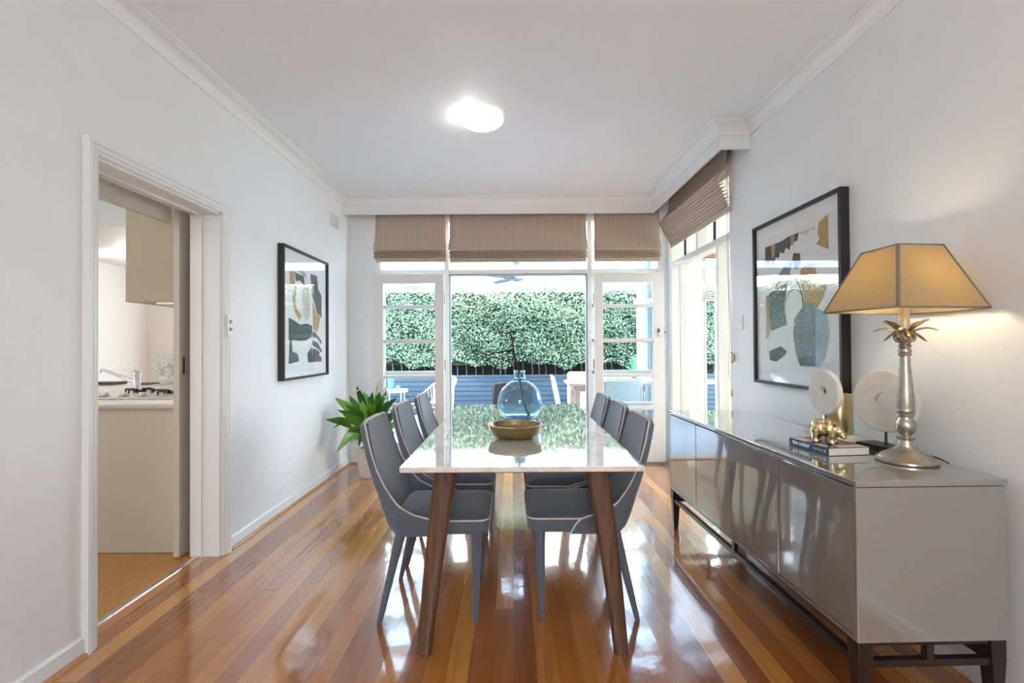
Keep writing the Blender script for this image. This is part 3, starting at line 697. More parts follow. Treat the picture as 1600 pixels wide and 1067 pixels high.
m = MB(); o_ = Matrix.Translation((1.51, 1.958, 0)) @ Matrix.Rotation(.25, 4, 'Z')
x_ = [tuple(o_ @ Vector((a, b_, c_))) for c_ in (Z0, Z0+.022) for a, b_ in ((-.05, -.078), (.045, -.078), (.045, .078), (-.05, .078))]
m.hexa(x_[:4], x_[4:]); m.build('base', M_espresso, t2, bevel=.002)
m = MB(); m.tube([(1.518, 1.955, Z0+.02), (1.518, 1.955, .850)], .0045, 8); m.build('rod', M_black, t2)
m = MB(); ring(m, (1.518, 1.955, .968), .125, .036, .012, .36); m.build('ring', M_stone, t2)

# ------------------------------------------------------------------ table lamp
LX, LY = 1.437, 1.757
LP = thing('table_lamp', 'pewter palm-leaf table lamp with a tapered square linen shade on the sideboard', 'lamp', (LX, LY, Z0))
m = MB(); m.lathe([(0,Z0),(.090,Z0),(.093,.774),(.093,.780),(.088,.785),(.084,.786),(.080,.792),(.066,.802),(.048,.811),(.034,.820),(.030,.827),(0,.827)], (LX, LY, 0), 56); m.build('base', M_pewter, LP)
st = [(0,.826),(.027,.826),(.023,.842),(.021,.850),(.028,.854),(.029,.859),(.021,.863),(.018,.868),(.024,.878),(.030,.892),(.031,.905),(.027,.918),(.020,.930),(.020,.934),(.026,.938),(.027,.943),(.024,.946),(.026,.951),(.028,.956),(.0265,.961),(.027,.966),(.026,1.0),(.022,1.06),(.017,1.12),(.0155,1.155),(.020,1.158),(.021,1.164),(.016,1.168),(.021,1.172),(.021,1.179),(.016,1.183),(.020,1.188),(.021,1.194),(.016,1.200),(0,1.200)]
m = MB(); m.lathe(st, (LX, LY, 0), 40); m.build('stem', M_pewter, LP)
m = MB(); m.lathe([(0,1.199),(.016,1.201),(.028,1.212),(.0325,1.228),(.030,1.243),(.020,1.254),(0,1.256)], (LX, LY, 0), 24)
for k in range(60):
    a = k*2.39996; h = 1.208+.038*k/60; r_ = float(np.interp(h, [1.2,1.212,1.228,1.245], [.016,.028,.0325,.029])); m.ball((LX+r_*cos(a), LY+r_*sin(a), h), .0035, 6)
m.build('seed_pod', M_pewter, LP)
m = MB(); m.lathe([(0,1.25),(.0165,1.25),(.0165,1.342),(.0145,1.346),(0,1.346)], (LX, LY, 0), 20); m.build('lamp_holder', noisy('aged_cream_metal', (.60,.52,.38), (.68,.6,.45), 30, .4, 0, metal=.3), LP)
MLF = noisy('antique_bronze', (.30,.24,.16), (.46,.38,.26), 50, .35, .1, .0005, metal=1)
for k in range(12):
    a = 2*PI*k/12+.2; tier = k % 3
    zz = [(.014,1.246),(.034,1.268),(.060,1.284),(.086,1.286)] if tier == 0 else ([(.014,1.244),(.036,1.256),(.066,1.262),(.094,1.247)] if tier == 1 else [(.012,1.242),(.030,1.243),(.048,1.232),(.066,1.208)])
    rr = np.linspace(0, 1, 9); R1 = np.interp(rr, [0,.33,.66,1], [p[0] for p in zz]); Z1 = np.interp(rr, [0,.33,.66,1], [p[1] for p in zz])
    Z1 = [Z1[max(0,i-1)]*.25+Z1[i]*.5+Z1[min(8,i+1)]*.25 for i in range(9)]
    P = []
    for i, u in enumerate(rr):
        w = .0035+.0115*math.sin(PI*min(1, u*1.05))**.7 if 0 < u < 1 else .003
        P.append([(LX+R1[i]*cos(a)-s_*w*sin(a), LY+R1[i]*sin(a)+s_*w*cos(a), Z1[i]-abs(s_)*w*.35) for s_ in (-1, -.5, 0, .5, 1)])
    m = MB(); m.grid(P); m.build('palm_leaf', MLF, LP, solidify=.0016)
bt = [(1.192,1.836),(1.243,1.542),(1.598,1.598),(1.596,1.93)]; tp = [(1.340,1.837),(1.342,1.664),(1.516,1.679),(1.514,1.852)]
bt = [(LX+(x-LX)*1.0, y) for x, y in bt]; z0_, z1_ = 1.320, 1.547
m = MB()
for i in range(4):
    j = (i+1) % 4; P = []
    for t_ in np.linspace(0, 1, 8):
        row = []
        for s_ in np.linspace(0, 1, 9):
            a_ = Vector((*bt[i], z0_)).lerp(Vector((*bt[j], z0_)), s_); b_ = Vector((*tp[i], z1_)).lerp(Vector((*tp[j], z1_)), s_); q = a_.lerp(b_, t_)
            row.append(tuple(q))
        P.append(row)
    m.grid(P, sm=False)
m.build('lamp_shade', M_linen, LP, solidify=.0012, weld=True)
m = MB()
for i in range(4):
    j = (i+1) % 4; B0 = Vector((*bt[i], z0_)); B1 = Vector((*bt[j], z0_)); T0 = Vector((*tp[i], z1_)); T1 = Vector((*tp[j], z1_))
    m.tube([B0, B1], .0030, 6); m.tube([T0, T1], .0030, 6)
    # flat binding along each corner, bent over both panels
    d0 = (B1-B0).normalized()*.008; k_ = (i-1) % 4; d1 = (Vector((*bt[k_], z0_))-B0).normalized()*.008
    out = ((B0-Vector((LX, LY, z0_))).normalized())*.0022
    for d_ in (d0, d1): m.add([B0+out, B0+d_+out, T0+d_+out, T0+out, B0, B0+d_, T0+d_, T0], [(0,1,2,3), (7,6,5,4), (0,4,5,1), (1,5,6,2), (2,6,7,3), (3,7,4,0)])
m.build('shade_binding', M_shadetrim, LP)
m = MB(); m.lathe([(0,1.345),(.013,1.347),(.016,1.37),(.030,1.40),(.031,1.415),(.024,1.435),(0,1.445)], (LX, LY, 0), 20); m.build('light_bulb', M_bulb, LP)
m = MB()
for i in range(4):
    c_ = Vector((LX, LY, 1.540)); m.tube([c_, Vector((*tp[i], 1.543))], .0018, 6)
m.tube([(LX, LY, 1.444), (LX, LY, 1.545)], .003, 8); m.build('shade_carrier', M_pewter, LP)
cz = Z0+.003
m = MB(); m.tube([(LX+.075, LY+.045, cz+.006), (1.517, 1.822, cz+.012), (1.540, 1.818, cz+.010), (1.566, 1.80, cz+.006), (1.580, 1.78, cz), (1.588, 1.755, .765), (1.597, 1.745, .70), (1.603, 1.74, .5), (1.619, 1.74, .45)], .0028, 7); m.build('cord', M_black, LP)

# ------------------------------------------------------------------ ceiling light
cx, cy = -.185, 3.09
CL = thing('ceiling_light', 'round lit opal glass ceiling light with three small clips', 'light', (cx, cy, 2.60))
m = MB(); m.lathe([(0,2.70),(.055,2.70),(.055,2.680),(0,2.680)], (cx, cy, 0), 40); m.build('mounting_plate', M_white, CL)
pr1 = [(.141,2.668),(.136,2.655),(.122,2.642),(.10,2.628),(.07,2.617),(.035,2.611),(0,2.609)]; pr2 = [(max(r-.004, 0), z+.004) for r, z in pr1][::-1]
m = MB(); m.lathe(pr1+pr2, (cx, cy, 0), 48); m.build('glass_shade', M_oyster, CL)
for k in range(3):
    a = math.radians([178, 68, -62][k]); x_, y_ = cx+.138*cos(a), cy+.138*sin(a)
    m = MB(); m.tube([(x_, y_, 2.658), (x_, y_, 2.645)], .006, 10); m.tube([(x_, y_, 2.70), (x_, y_, 2.658)], .0025, 6); m.build('clip', M_chrome, CL)

# ------------------------------------------------------------------ framed prints
C_dark = (.045,.045,.055); C_gold = (.42,.27,.09); C_grey = (.16,.19,.23); C_blue = (.30,.40,.52); C_teal = (.05,.07,.075); C_cream = (.55,.5,.42)  # teal: dark ink, in the left print with the hedge's reflection worked in
PM = [mat('print_paper', (.78,.79,.80), .6)]+[noisy('ink_%s' % n, tuple(v*.8 for v in c), tuple(min(1, v*1.25) for v in c), 9, .6, 0) for n, c in (('charcoal', C_dark), ('ochre', C_gold), ('slate', C_grey), ('blue', C_blue), ('slate_and_reflection', C_teal), ('stone', C_cream))]
M_fr = noisy('black_frame_timber', (.012,.011,.011), (.022,.02,.02), 12, .45, .03, .001)
def picture(label, side, Y0, Y1, z0, z1, shapes, pu, pv, cat='picture'):
    # side -1: on the left wall, +1: on the right wall
    Xw = XL if side < 0 else XR; dep = .046; X = lambda d: Xw-side*d
    r = thing('framed_print', label, cat, (Xw-side*.02, (Y0+Y1)/2, z0)); fw = .018
    m = MB(); q = lambda a, b: (min(X(a), X(b)), max(X(a), X(b)))
    xa, xb = q(.0006, dep)
    m.box(xa, xb, Y0, Y0+fw, z0, z1).box(xa, xb, Y1-fw, Y1, z0, z1).box(xa, xb, Y0+fw, Y1-fw, z0, z0+fw).box(xa, xb, Y0+fw, Y1-fw, z1-fw, z1); m.build('frame', M_fr, r, bevel=.0015)
    xa, xb = q(.004, .024)
    m = MB(); m.box(xa, xb, Y0+fw, Y1-fw, z0+fw, z1-fw); m.build('mount_board', mat('mount_board_white', (.82,.83,.84), .7), r)
    ya, yb = Y0+pu[0]*(Y1-Y0), Y0+pu[1]*(Y1-Y0); za, zb_ = z0+pv[0]*(z1-z0), z0+pv[1]*(z1-z0)
    m = MB(); xa, xb = q(.024, .0246); m.box(xa, xb, ya, yb, za, zb_, 0); n = 0
    for mi, pts in shapes:
        n += 1; d0 = .0247+.00012*n; pl = [(ya+u*(yb-ya), za+v*(zb_-za)) for u, v in pts]
        m.add([(X(d0), y, z) for y, z in pl], [tuple(range(len(pl)))], mi)
    m.build('print', PM, r)
    xa, xb = q(.034, .036); m = MB(); m.box(xa, xb, Y0+fw, Y1-fw, z0+fw, z1-fw); m.build('glass', M_picglass, r)
def arc(cx_, cy_, r0, r1, a0, a1, n=14, ex=1.0):
    A = [a0+(a1-a0)*i/n for i in range(n+1)]
    return [(cx_+r1*cos(a)*ex, cy_+r1*sin(a)) for a in A]+[(cx_+r0*cos(a)*ex, cy_+r0*sin(a)) for a in A[::-1]]
D = math.radians
left_shapes = [
 (2, [(.03,.92),(.16,.94),(.17,.80),(.10,.66),(.16,.52),(.30,.44),(.36,.50),(.22,.56),(.18,.66),(.22,.80),(.03,.80)]),
 (1, [(.16,.93),(.42,.92),(.45,.82),(.30,.86),(.20,.84)]),
 (4, [(.08,1.0),(.28,1.0),(.48,.95),(.50,.90),(.30,.95),(.12,.96)]),
 (6, [(.36,.78),(.58,.84),(.60,.50),(.50,.44),(.38,.52)]),
 (1, [(.62,.97),(.83,.97),(.88,.82),(.99,.76),(.99,.50),(.84,.56),(.74,.66),(.66,.76),(.64,.86)]),
 (2, [(.68,.66),(.78,.60),(.94,.50),(.88,.38),(.80,.32),(.72,.36),(.70,.50)]),
 (5, [(.0,.46),(.14,.44),(.30,.40),(.52,.42),(.68,.40),(.66,.28),(.5,.24),(.3,.23),(.0,.24)]),  # this and the next two: greenish hedge reflection painted over dark areas
 (5, [(.02,.24),(.08,.24),(.10,.12),(.24,.10),(.28,.02),(.0,.0)]),
 (5, [(.52,.10),(.66,.17),(.68,.0),(.54,.0)]),
 (1, [(.68,.34),(.80,.32),(.98,.24),(.98,.20),(.82,.27),(.68,.28)]),
 (1, [(.68,.24),(.84,.22),(.99,.13),(.99,.10),(.84,.15),(.68,.19)]),
 (1, [(.68,.15),(.80,.14),(.92,.11),(.90,.07),(.98,.05),(.98,.0),(.68,.0)])]
picture('black-framed abstract print in grey and ochre on the left wall beside the kitchen opening', -1, 3.463, 4.31, .958, 1.957, left_shapes, (.135, .875), (.12, .875))
# right print: u runs away from the viewer, so u = 0 is the near edge
rs = [
 (2, [(.02,1.0),(.14,.97),(.16,.90),(.13,.86),(.18,.83),(.10,.80),(.02,.77)]),
 (1, [(.42,.955),(.58,.955),(.70,.94),(.99,.94),(.99,.78),(.96,.82),(.93,.77),(.90,.83),(.84,.76),(.80,.83),(.74,.82),(.72,.86),(.66,.84),(.62,.88),(.56,.85),(.54,.90),(.44,.90)]),
 (2, [(.48,.952),(.55,.952),(.54,.88),(.50,.88)]), (2, [(.80,.94),(.88,.94),(.86,.82),(.82,.84)]),
 (6, [(.18,.955),(.40,.952),(.40,.94),(.33,.93),(.30,.91),(.26,.94),(.20,.935)]),
 (1, [(.40,.80),(.50,.82),(.52,.78),(.48,.70),(.44,.70),(.40,.73)]),
 (3, [(.50,.78),(.66,.74),(.80,.66),(.72,.64),(.56,.68)]),
 (2, [(.20,.70),(.32,.72),(.40,.68),(.40,.60),(.36,.50),(.32,.38),(.22,.36),(.10,.46),(.05,.52),(.06,.58),(.17,.62)]),
 (1, arc(.62, .42, .245, .26, D(40), D(200), 18)), (1, arc(.50, .40, .15, .157, D(10), D(170), 16)),
 (2, [(.90,.55),(.98,.55),(.98,.20),(.92,.22)]),
 (5, [(.60,.62),(.92,.56),(.90,.26),(.62,.30),(.66,.45)]),
 (3, [(.20,.44),(.34,.44),(.50,.34),(.52,.22),(.48,.08),(.42,.0),(.20,.0)]),
 (4, [(.20,.40),(.05,.36),(.02,.22),(.08,.06),(.14,.0),(.20,.0)]),
 (1, [(.62,.10),(.72,.14),(.93,.10),(.92,.03),(.80,.02),(.66,.07)])]
picture('black-framed abstract vase print in black, gold and slate on the right wall above the sideboard', 1, 2.292, 3.133, .958, 1.957, rs, (.125, .865), (.125, .90))

# ------------------------------------------------------------------ roman blinds
def blind(label, L0, L1, place, ztop, zflat, folds, dz, bulge, group='striped roman blinds', rake=False):
    # profile in (depth towards room, z); length runs along local x
    pts = [(0, ztop), (.004, (ztop+zflat)/2+.05), (bulge*.7, zflat+.06), (bulge, zflat+.015), (bulge*.8, zflat), (.006, zflat+.012), (.006, zflat-.004)]
    z = zflat-.006
    if rake:
        pts = [(.02, ztop), (.03, zflat+.12), (.085, zflat+.05), (.118, zflat+.012), (.112, zflat-.004), (.05, zflat+.02)]
        for i in range(folds):
            d_ = .112-.092*i/(folds-1); pts += [(d_-.004, z+.004), (d_, z-dz*.4), (d_-.010, z-dz*.85), (max(.004, d_-.05), z-dz*.3)]; z -= dz
        folds = 0
    for i in range(folds):
        b_ = bulge-.003*i; pts += [(b_*.80, z-dz*.04), (b_, z-dz*.22), (b_, z-dz*.48), (b_*.8, z-dz*.66), (.004, z-dz*.70), (.004, z-dz*.96)]
        z -= dz
    pts += [(.012, z+.01), (.010, z-.022)]
    # smooth by resampling
    Q = []
    for i in range(len(pts)-1):
        for k in range(3): t_ = k/3; Q.append((pts[i][0]*(1-t_)+pts[i+1][0]*t_, pts[i][1]*(1-t_)+pts[i+1][1]*t_))
    Q.append(pts[-1]); pass
    xs = np.linspace(L0, L1, 25); root = thing('roman_blind', label, 'blind', place[0], place[1], group)
    zb_ = place[0][2]; P = []
    for x in xs:
        u = (x-L0)/(L1-L0); fl = .012*math.exp(-((u)/.03)**2)+.012*math.exp(-((1-u)/.03)**2)
        sag = -.006*sin(PI*u)
        P.append([(x+(.010 if d > bulge*.6 else 0)*(1 if u > .97 else (-1 if u < .03 else 0)), -d, zz-zb_+(sag if zz < zflat+.05 else 0)) for d, zz in Q])
    m = MB(); m.grid(P); m.build('fabric', M_blind, root, local=True, solidify=.002)
    m = MB(); m.box(L0+.01, L1-.01, .004, .028, ztop-zb_-.03, ztop-zb_+.02); m.build('head_rail', M_white, root, local=True)
    m = MB(); m.box(L0+.004, L1-.004, -.014, -.004, z-.030-zb_, z-.012-zb_); m.build('bottom_bar', M_blindlite, root, local=True)
    return root
Yb = 4.925
blind('short striped roman blind drawn up over the left folded glass door', -.36, .36, ((-1.035, Yb, 2.06), 0), 2.68, 2.185, 5, .016, .05)
blind('wide striped roman blind drawn up above the open doorway', -.70, .70, ((.068, Yb, 2.06), 0), 2.68, 2.178, 5, .016, .05)
blind('short striped roman blind drawn up over the right folded glass door', -.335, .335, ((1.185, Yb, 2.06), 0), 2.68, 2.178, 5, .016, .05)
rb = blind('deep-folded striped roman blind on the right wall, running towards the camera', -.66, .66, ((1.612, 4.17, 2.1), -PI/2), 2.69, 2.425, 9, .0235, .10, rake=True)
# cords at the near end of the side blind
m = MB(); m.tube([(-.0, 0, 0), (.002, -.012, -.6)], .0015, 5)
m = MB(); m.tube([(1.575, 3.50, 2.5), (1.577, 3.50, 1.9), (1.588, 3.497, 1.2)], .0022, 6); m.tube([(1.586, 3.505, 2.5), (1.590, 3.505, 1.6), (1.600, 3.503, 1.2)], .0022, 6)
m.tube([(1.588, 3.497, 1.2), (1.575, 3.48, 1.13), (1.565, 3.475, 1.02), (1.585, 3.485, .93), (1.60, 3.50, 1.0), (1.602, 3.50, 1.2)], .0022, 6); m.build('pull_cord', M_blindlite, rb)
m = MB(); m.box(1.606, 1.6195, 3.492, 3.508, 1.08, 1.14); m.box(1.592, 1.608, 3.496, 3.504, 1.07, 1.085).box(1.592, 1.608, 3.496, 3.504, 1.135, 1.15)
t = m.build('cord_cleat', M_brass, bevel=.002); tag(t, 'small brass cord cleat on the wall beside the right-hand window', 'cleat')
m = MB(); m.lathe([(0,.82),(.008,.825),(.009,.86),(.004,.875),(0,.877)], (1.598, 3.50, 0), 10); m.tube([(1.598,3.50,.876), (1.590,3.49,.95)], .0015, 5); m.build('cord_tassel', M_brass, rb)

# ------------------------------------------------------------------ wall fittings
v = thing('wall_vent', 'small white louvred vent high on the left wall near the corner', 'vent', (XL, 4.56, 2.34))
m = MB(); m.box(XL+.0005, XL+.006, 4.45, 4.67, 2.335, 2.475); m.build('plate', M_trim, v, bevel=.002)
for k in range(7):
    z = 2.352+k*.0175; m = MB(); m.hexa([(XL+.0055,4.465,z),(XL+.016,4.465,z-.004),(XL+.016,4.655,z-.004),(XL+.0055,4.655,z)], [(XL+.0055,4.465,z+.003),(XL+.016,4.465,z-.001),(XL+.016,4.655,z-.001),(XL+.0055,4.655,z+.003)]); m.build('louvre', M_trim, v)
v = thing('light_switch', 'narrow double light switch on the door architrave by the kitchen opening', 'switch', (XL+.028, 2.822, 1.27))
m = MB(); m.box(XL+.0284, XL+.038, 2.797, 2.83, 1.27, 1.40); m.build('plate', M_plast, v, bevel=.003)
for z in (1.30, 1.345): m = MB(); m.box(XL+.0375, XL+.048, 2.806, 2.821, z, z+.018); m.build('rocker', mat('grey_rocker', (.35,.35,.35), .4), v, bevel=.002)
v = thing('light_switch', 'white wall switch between the side window and the right-hand picture', 'switch', (XR, 3.39, 1.31))
m = MB(); m.box(XR-.009, XR-.0004, 3.355, 3.428, 1.305, 1.42); m.build('plate', M_plast, v, bevel=.003)
m = MB(); m.box(XR-.013, XR-.0085, 3.380, 3.400, 1.35, 1.38); m.build('rocker', M_plast, v, bevel=.002)

# ------------------------------------------------------------------ peace lily
PC = (-1.315, 4.50)
PL = thing('potted_lily', 'leafy green peace lily with white blooms in a whitewashed tapered pot in the left corner', 'plant', (PC[0], PC[1], 0))
m = MB(); m.lathe([(0,.001),(.108,.001),(.112,.004),(.155,.275),(.158,.282),(.150,.284),(.143,.275),(.135,.24),(0,.24)], (PC[0], PC[1], 0), 40); m.build('pot', M_pot, PL)
m = MB(); m.lathe([(0,.255),(.05,.26),(.139,.25),(.139,.245),(0,.245)], (PC[0], PC[1], 0), 24); m.build('soil', M_soil, PL)
lf = MB()
def leaf_(mb, base, tipp, w, up=.12, stalk=.35, droop=.05, face=False):
    b = Vector(base); t_ = Vector(tipp); n = 13; pts = []
    for i in range(n):
        u = i/(n-1); p = b.lerp(t_, u); p.z += up*sin(PI*min(1, u*1.0))*(1-u*.3)-droop*u**3*0; pts.append(p)
    side = (t_-b).cross(Vector((0,0,1)));
    if side.length < .02: side = Vector((1, .3, 0))
    side.normalize(); tw = rng.uniform(-.5, .5); side = (side*cos(tw)+Vector((0,0,1))*sin(tw))
    if face: side = (t_-b).cross(Vector((0,-1,.35))).normalized(); side = (side*cos(tw)+Vector((0,-1,.2))*sin(tw)).normalized()
    P = []
    for i, p in enumerate(pts):
        u = i/(n-1)
        if u < stalk: ww = .003
        else:
            q = (u-stalk)/(1-stalk); ww = w*(math.sin(PI*q**.75)**.7)*(1-.25*q)+.0008
        P.append([p+side*ww*s_+Vector((0,0,-abs(s_)*ww*-.25+.004*sin(9*u+3*s_))) for s_ in (-1,-.5,0,.5,1)])
    mb.grid([[tuple(q) for q in r_] for r_ in P])
tips = [((509,655),4.25,.038),((524,621),4.35,.04),((527,640),4.2,.03),((521,668),4.3,.03),((525,707),4.12,.042),((557,603),4.5,.032),((575,618),4.3,.03),((593,612),4.55,.035),((619,621),4.6,.034),((612,645),4.55,.035),((605,662),4.5,.03),
        ((540,632),4.25,.036),((546,618),4.6,.03),((585,630),4.3,.032),((568,612),4.55,.034),((600,628),4.7,.035),((560,700),4.25,.02),((618,680),4.4,.028),((533,655),4.3,.034),((600,640),4.3,.032),((575,640),4.25,.03),((550,648),4.2,.03),((588,615),4.7,.03),((607,690),4.35,.025)]
for (p, Y, w) in tips:
    tpt = pp(p[0], p[1], Y); tpt = (max(tpt[0], -1.66), tpt[1], tpt[2]); a = rng.uniform(0, 6.28)
    leaf_(lf, (PC[0]+.05*cos(a), PC[1]+.05*sin(a), .25), tpt, w*1.12, up=.10 if tpt[2] > .55 else .20, stalk=.40, face=True)
more = [((630,660),4.55),((624,640),4.3),((613,655),4.35),((598,650),4.2),((585,650),4.2),((570,655),4.2),((560,665),4.2),((548,672),4.2),((610,675),4.3),((617,700),4.3),((582,612),4.45),((566,625),4.35),((604,612),4.5),((535,645),4.25),((543,690),4.2),((596,622),4.4),((578,628),4.25)]
for (p, Y) in more:
    tpt = pp(p[0], p[1], Y); a = rng.uniform(0, 6.28); leaf_(lf, (PC[0]+.06*cos(a), PC[1]+.05*sin(a), .25), (max(tpt[0], -1.66), tpt[1], tpt[2]), rng.uniform(.030, .042), up=.08, stalk=.45, face=True)
for k in range(14):
    a = rng.uniform(0, 6.28); R_ = rng.uniform(.12, .26); h = rng.uniform(.42, .72)
    leaf_(lf, (PC[0]+.04*cos(a), PC[1]+.04*sin(a), .25), (max(-1.64, PC[0]+R_*cos(a)), PC[1]+R_*sin(a), h), rng.uniform(.032, .045), up=.06, stalk=.35)
lf.build('foliage', M_lily, PL)
for (p, q, Y) in (((592,594),(588,612),4.5), ((601,604),(603,622),4.5), ((558,600),(557,612),4.5), ((582,668),(590,690),4.3)):
    a_, b_ = Vector(pp(*p, Y)), Vector(pp(*q, Y)); m = MB()
    ax = a_-b_; n = 9; P = []
    for i in range(n):
        u = i/(n-1); w = .028*sin(PI*u**.7)**.9+.0006; P.append([b_+ax*u+Vector((w*s_, .012*(1-abs(s_))*sin(PI*u), 0)) for s_ in (-1,-.5,0,.5,1)])
    m.grid([[tuple(z) for z in r_] for r_ in P]); fl = m.build('flower', M_flower, PL)
    m = MB(); m.tube([tuple(b_+Vector((0,.0,0))), (b_.x*.6+PC[0]*.4, (b_.y+PC[1])/2, (b_.z+.25)*.5), (PC[0], PC[1], .25)], .003, 6); m.tube([tuple(b_+Vector((0,-.006,.005))), tuple(b_+ax*.5+Vector((0,-.006,0)))], .004, 6); m.build('stem', M_lily, fl)
# ------------------------------------------------------------------ kitchen
BT = .90
m = MB(); m.box(-3.9, -1.965, 2.83, 4.20, .001, BT-.052); m.box(-3.9, -1.965, 2.845, 4.2, .0, .002)
t = m.build('kitchen_cabinet', M_beige, bevel=.002); tag(t, 'plain beige kitchen bench end under the white worktop, seen through the doorway', 'cabinet')
prof = [(2.80, BT-.050), (2.795, BT-.045), (2.782, BT-.03), (2.780, BT-.018), (2.788, BT-.004), (2.80, BT), (4.22, BT), (4.22, BT-.050)]
m = MB(); m.prism(prof, 'X', -3.95, -1.96); t = m.build('worktop', M_white); tag(t, 'white worktop with a rounded front edge, seen through the doorway', 'worktop')
ck = thing('cooktop', 'cream gas cooktop with black trivets and round knobs on the white worktop', 'cooktop', (-2.45, 3.1, BT))
m = MB(); m.box(-2.78, -2.0, 2.84, 3.36, BT+.0005, BT+.010); m.build('hob_plate', mat('cream_enamel', (.72,.66,.58), .25), ck, bevel=.004)
for k in range(4):
    x = -2.60+k*.115; m = MB(); m.lathe([(0,BT+.010),(.022,BT+.010),(.018,BT+.016),(.020,BT+.022),(.017,BT+.034),(0,BT+.034)], (x, 2.93, 0), 16); m.lathe([(.022,BT+.0101),(.027,BT+.0101),(.027,BT+.013),(.022,BT+.013)], (x, 2.93, 0), 16, 1, closed=True); m.build('knob', [M_white, M_black], ck)
for (x, y, s_) in ((-2.20, 3.12, .11), (-2.48, 3.20, .075)):
    m = MB(); m.lathe([(0,BT+.010),(s_*.5,BT+.010),(s_*.5,BT+.022),(s_*.35,BT+.028),(0,BT+.028)], (x, y, 0), 20)
    for a in range(4):
        c_, n_ = cos(a*PI/2), sin(a*PI/2); m.tube([(x+s_*1.25*c_, y+s_*1.25*n_, BT+.010), (x+s_*1.25*c_, y+s_*1.25*n_, BT+.030), (x+s_*.3*c_, y+s_*.3*n_, BT+.030)], .006, 6)
    m.build('trivet', M_blackgloss, ck)
tp_ = thing('mixer_tap', 'chrome mixer tap with an angled spout at the sink in the kitchen', 'tap', (-2.86, 3.66, BT))
tx, ty = -2.86, 3.66
m = MB(); m.lathe([(0,BT+.0005),(.030,BT+.0005),(.027,BT+.008),(.024,BT+.012),(.024,BT+.10),(.027,BT+.105),(.027,BT+.125),(.018,BT+.135),(0,BT+.137)], (tx, ty, 0), 24); m.build('tap_body', M_chrome, tp_)
m = MB(); m.tube([(tx, ty, BT+.035), (tx-.10, ty-.02, BT+.085), (tx-.205, ty-.04, BT+.135), (tx-.235, ty-.045, BT+.14), (tx-.245, ty-.047, BT+.125)], [.015,.013,.011,.012,.013], 12); m.build('spout', M_chrome, tp_)
m = MB(); m.tube([(tx, ty, BT+.128), (tx-.05, ty-.02, BT+.133), (tx-.085, ty-.03, BT+.142)], [.010,.006,.004], 8); m.build('lever', M_chrome, tp_)
m = MB(); m.box(-3.70, -3.30, 3.98, 4.12, BT+.0005, BT+.022); t = m.build('chopping_board', M_espresso, bevel=.002); tag(t, 'dark brown board lying at the back of the white worktop, left of the tap', 'chopping board')
m = MB(); m.box(-3.14, -3.01, 3.98, 4.12, BT+.0005, BT+.012); t = m.build('serving_tray', M_black, bevel=.002); tag(t, 'thin dark tray at the back of the worktop beside the orchid', 'tray')
oc_ = thing('potted_orchid', 'white orchid in bloom at the back of the kitchen worktop', 'plant', (-2.90, 4.05, BT))
m = MB(); m.lathe([(0,BT+.0005),(.05,BT+.0005),(.075,BT+.03),(.08,BT+.05),(.07,BT+.052),(0,BT+.045)], (-2.90, 4.05, 0), 20); m.build('pot', M_white, oc_)
m = MB(); m.tube([(-2.90,4.05,BT+.045),(-2.91,4.04,BT+.13),(-2.88,4.02,BT+.20),(-2.94,4.0,BT+.19)], .003, 6); m.build('stem', M_lily, oc_)
for k in range(20):
    c_ = Vector((-2.90+rng.uniform(-.09,.13), 4.01+rng.uniform(-.03,.03), BT+rng.uniform(.09,.25))); m = MB()
    for j in range(5):
        a = j*2*PI/5+rng.uniform(0,1); d_ = Vector((cos(a), -.25, sin(a))); m.ball(tuple(c_+d_*.019), (.020,.007,.020), 8)
    m.ball(tuple(c_+Vector((0,-.010,0))), .006, 6, 1); m.build('bloom', [M_flower, M_pinkish], oc_)
oh = thing('overhead_cupboard', 'beige overhead cupboard hanging in the kitchen above the cooktop', 'cupboard', (-2.1, 3.1, 1.48))
m = MB(); m.box(-2.36, -1.97, 2.93, 3.62, 1.485, 2.699); m.build('carcass', M_cupb, oh, bevel=.002)
m = MB(); m.box(-2.18, -1.975, 2.94, 3.5, 1.470, 1.4849); m.build('rangehood', M_alu, oh, bevel=.002)
m = MB(); m.lathe([(0,2.200),(.040,2.200),(.040,2.204),(0,2.204)], (-4.17, 5.15, 0), 20); m.lathe([(.040,2.198),(.052,2.202),(.052,2.2095),(.040,2.2095)], (-4.17, 5.15, 0), 24, 1, closed=True)
t = m.build('downlight', [M_down, M_white]); tag(t, 'small round downlight in the kitchen ceiling seen through the doorway', 'light')

# ------------------------------------------------------------------ outside
m = MB(); m.box(-6, 1.745, 5.13, 8.5, -.10, -.02); m.box(1.745, 6, 6.75, 8.5, -.10, -.02); S1('floor_deck', m, M_deck)
m = MB(); m.box(-1.80, 1.74, 5.14, 8.05, 2.40, 2.43); S1('ceiling_patio', m, M_roofout)
for x in (-1.74, 1.66): pass
m = MB(); m.box(-1.82, 1.76, 8.05, 8.09, 2.37, 2.50); S1('trim_13', m, M_whitemetal)
for nm, x in (('left', -1.84), ('right', 1.70)):
    pass
m = MB()
for k in range(8):
    z0 = -.02+k*.085; m.box(-6, 6, 8.5+.002*(k%2), 8.62, z0+.009, z0+.085)
m.box(-6, 6, 8.54, 8.62, -.02, .66); m.box(-6, 6, 8.485, 8.64, .66, .685); S1('wall_garden', m, M_bluewall)
m = MB(); m.box(-6, 6, 8.62, 12, .0, .60); S1('ground_bed', m, M_soil)
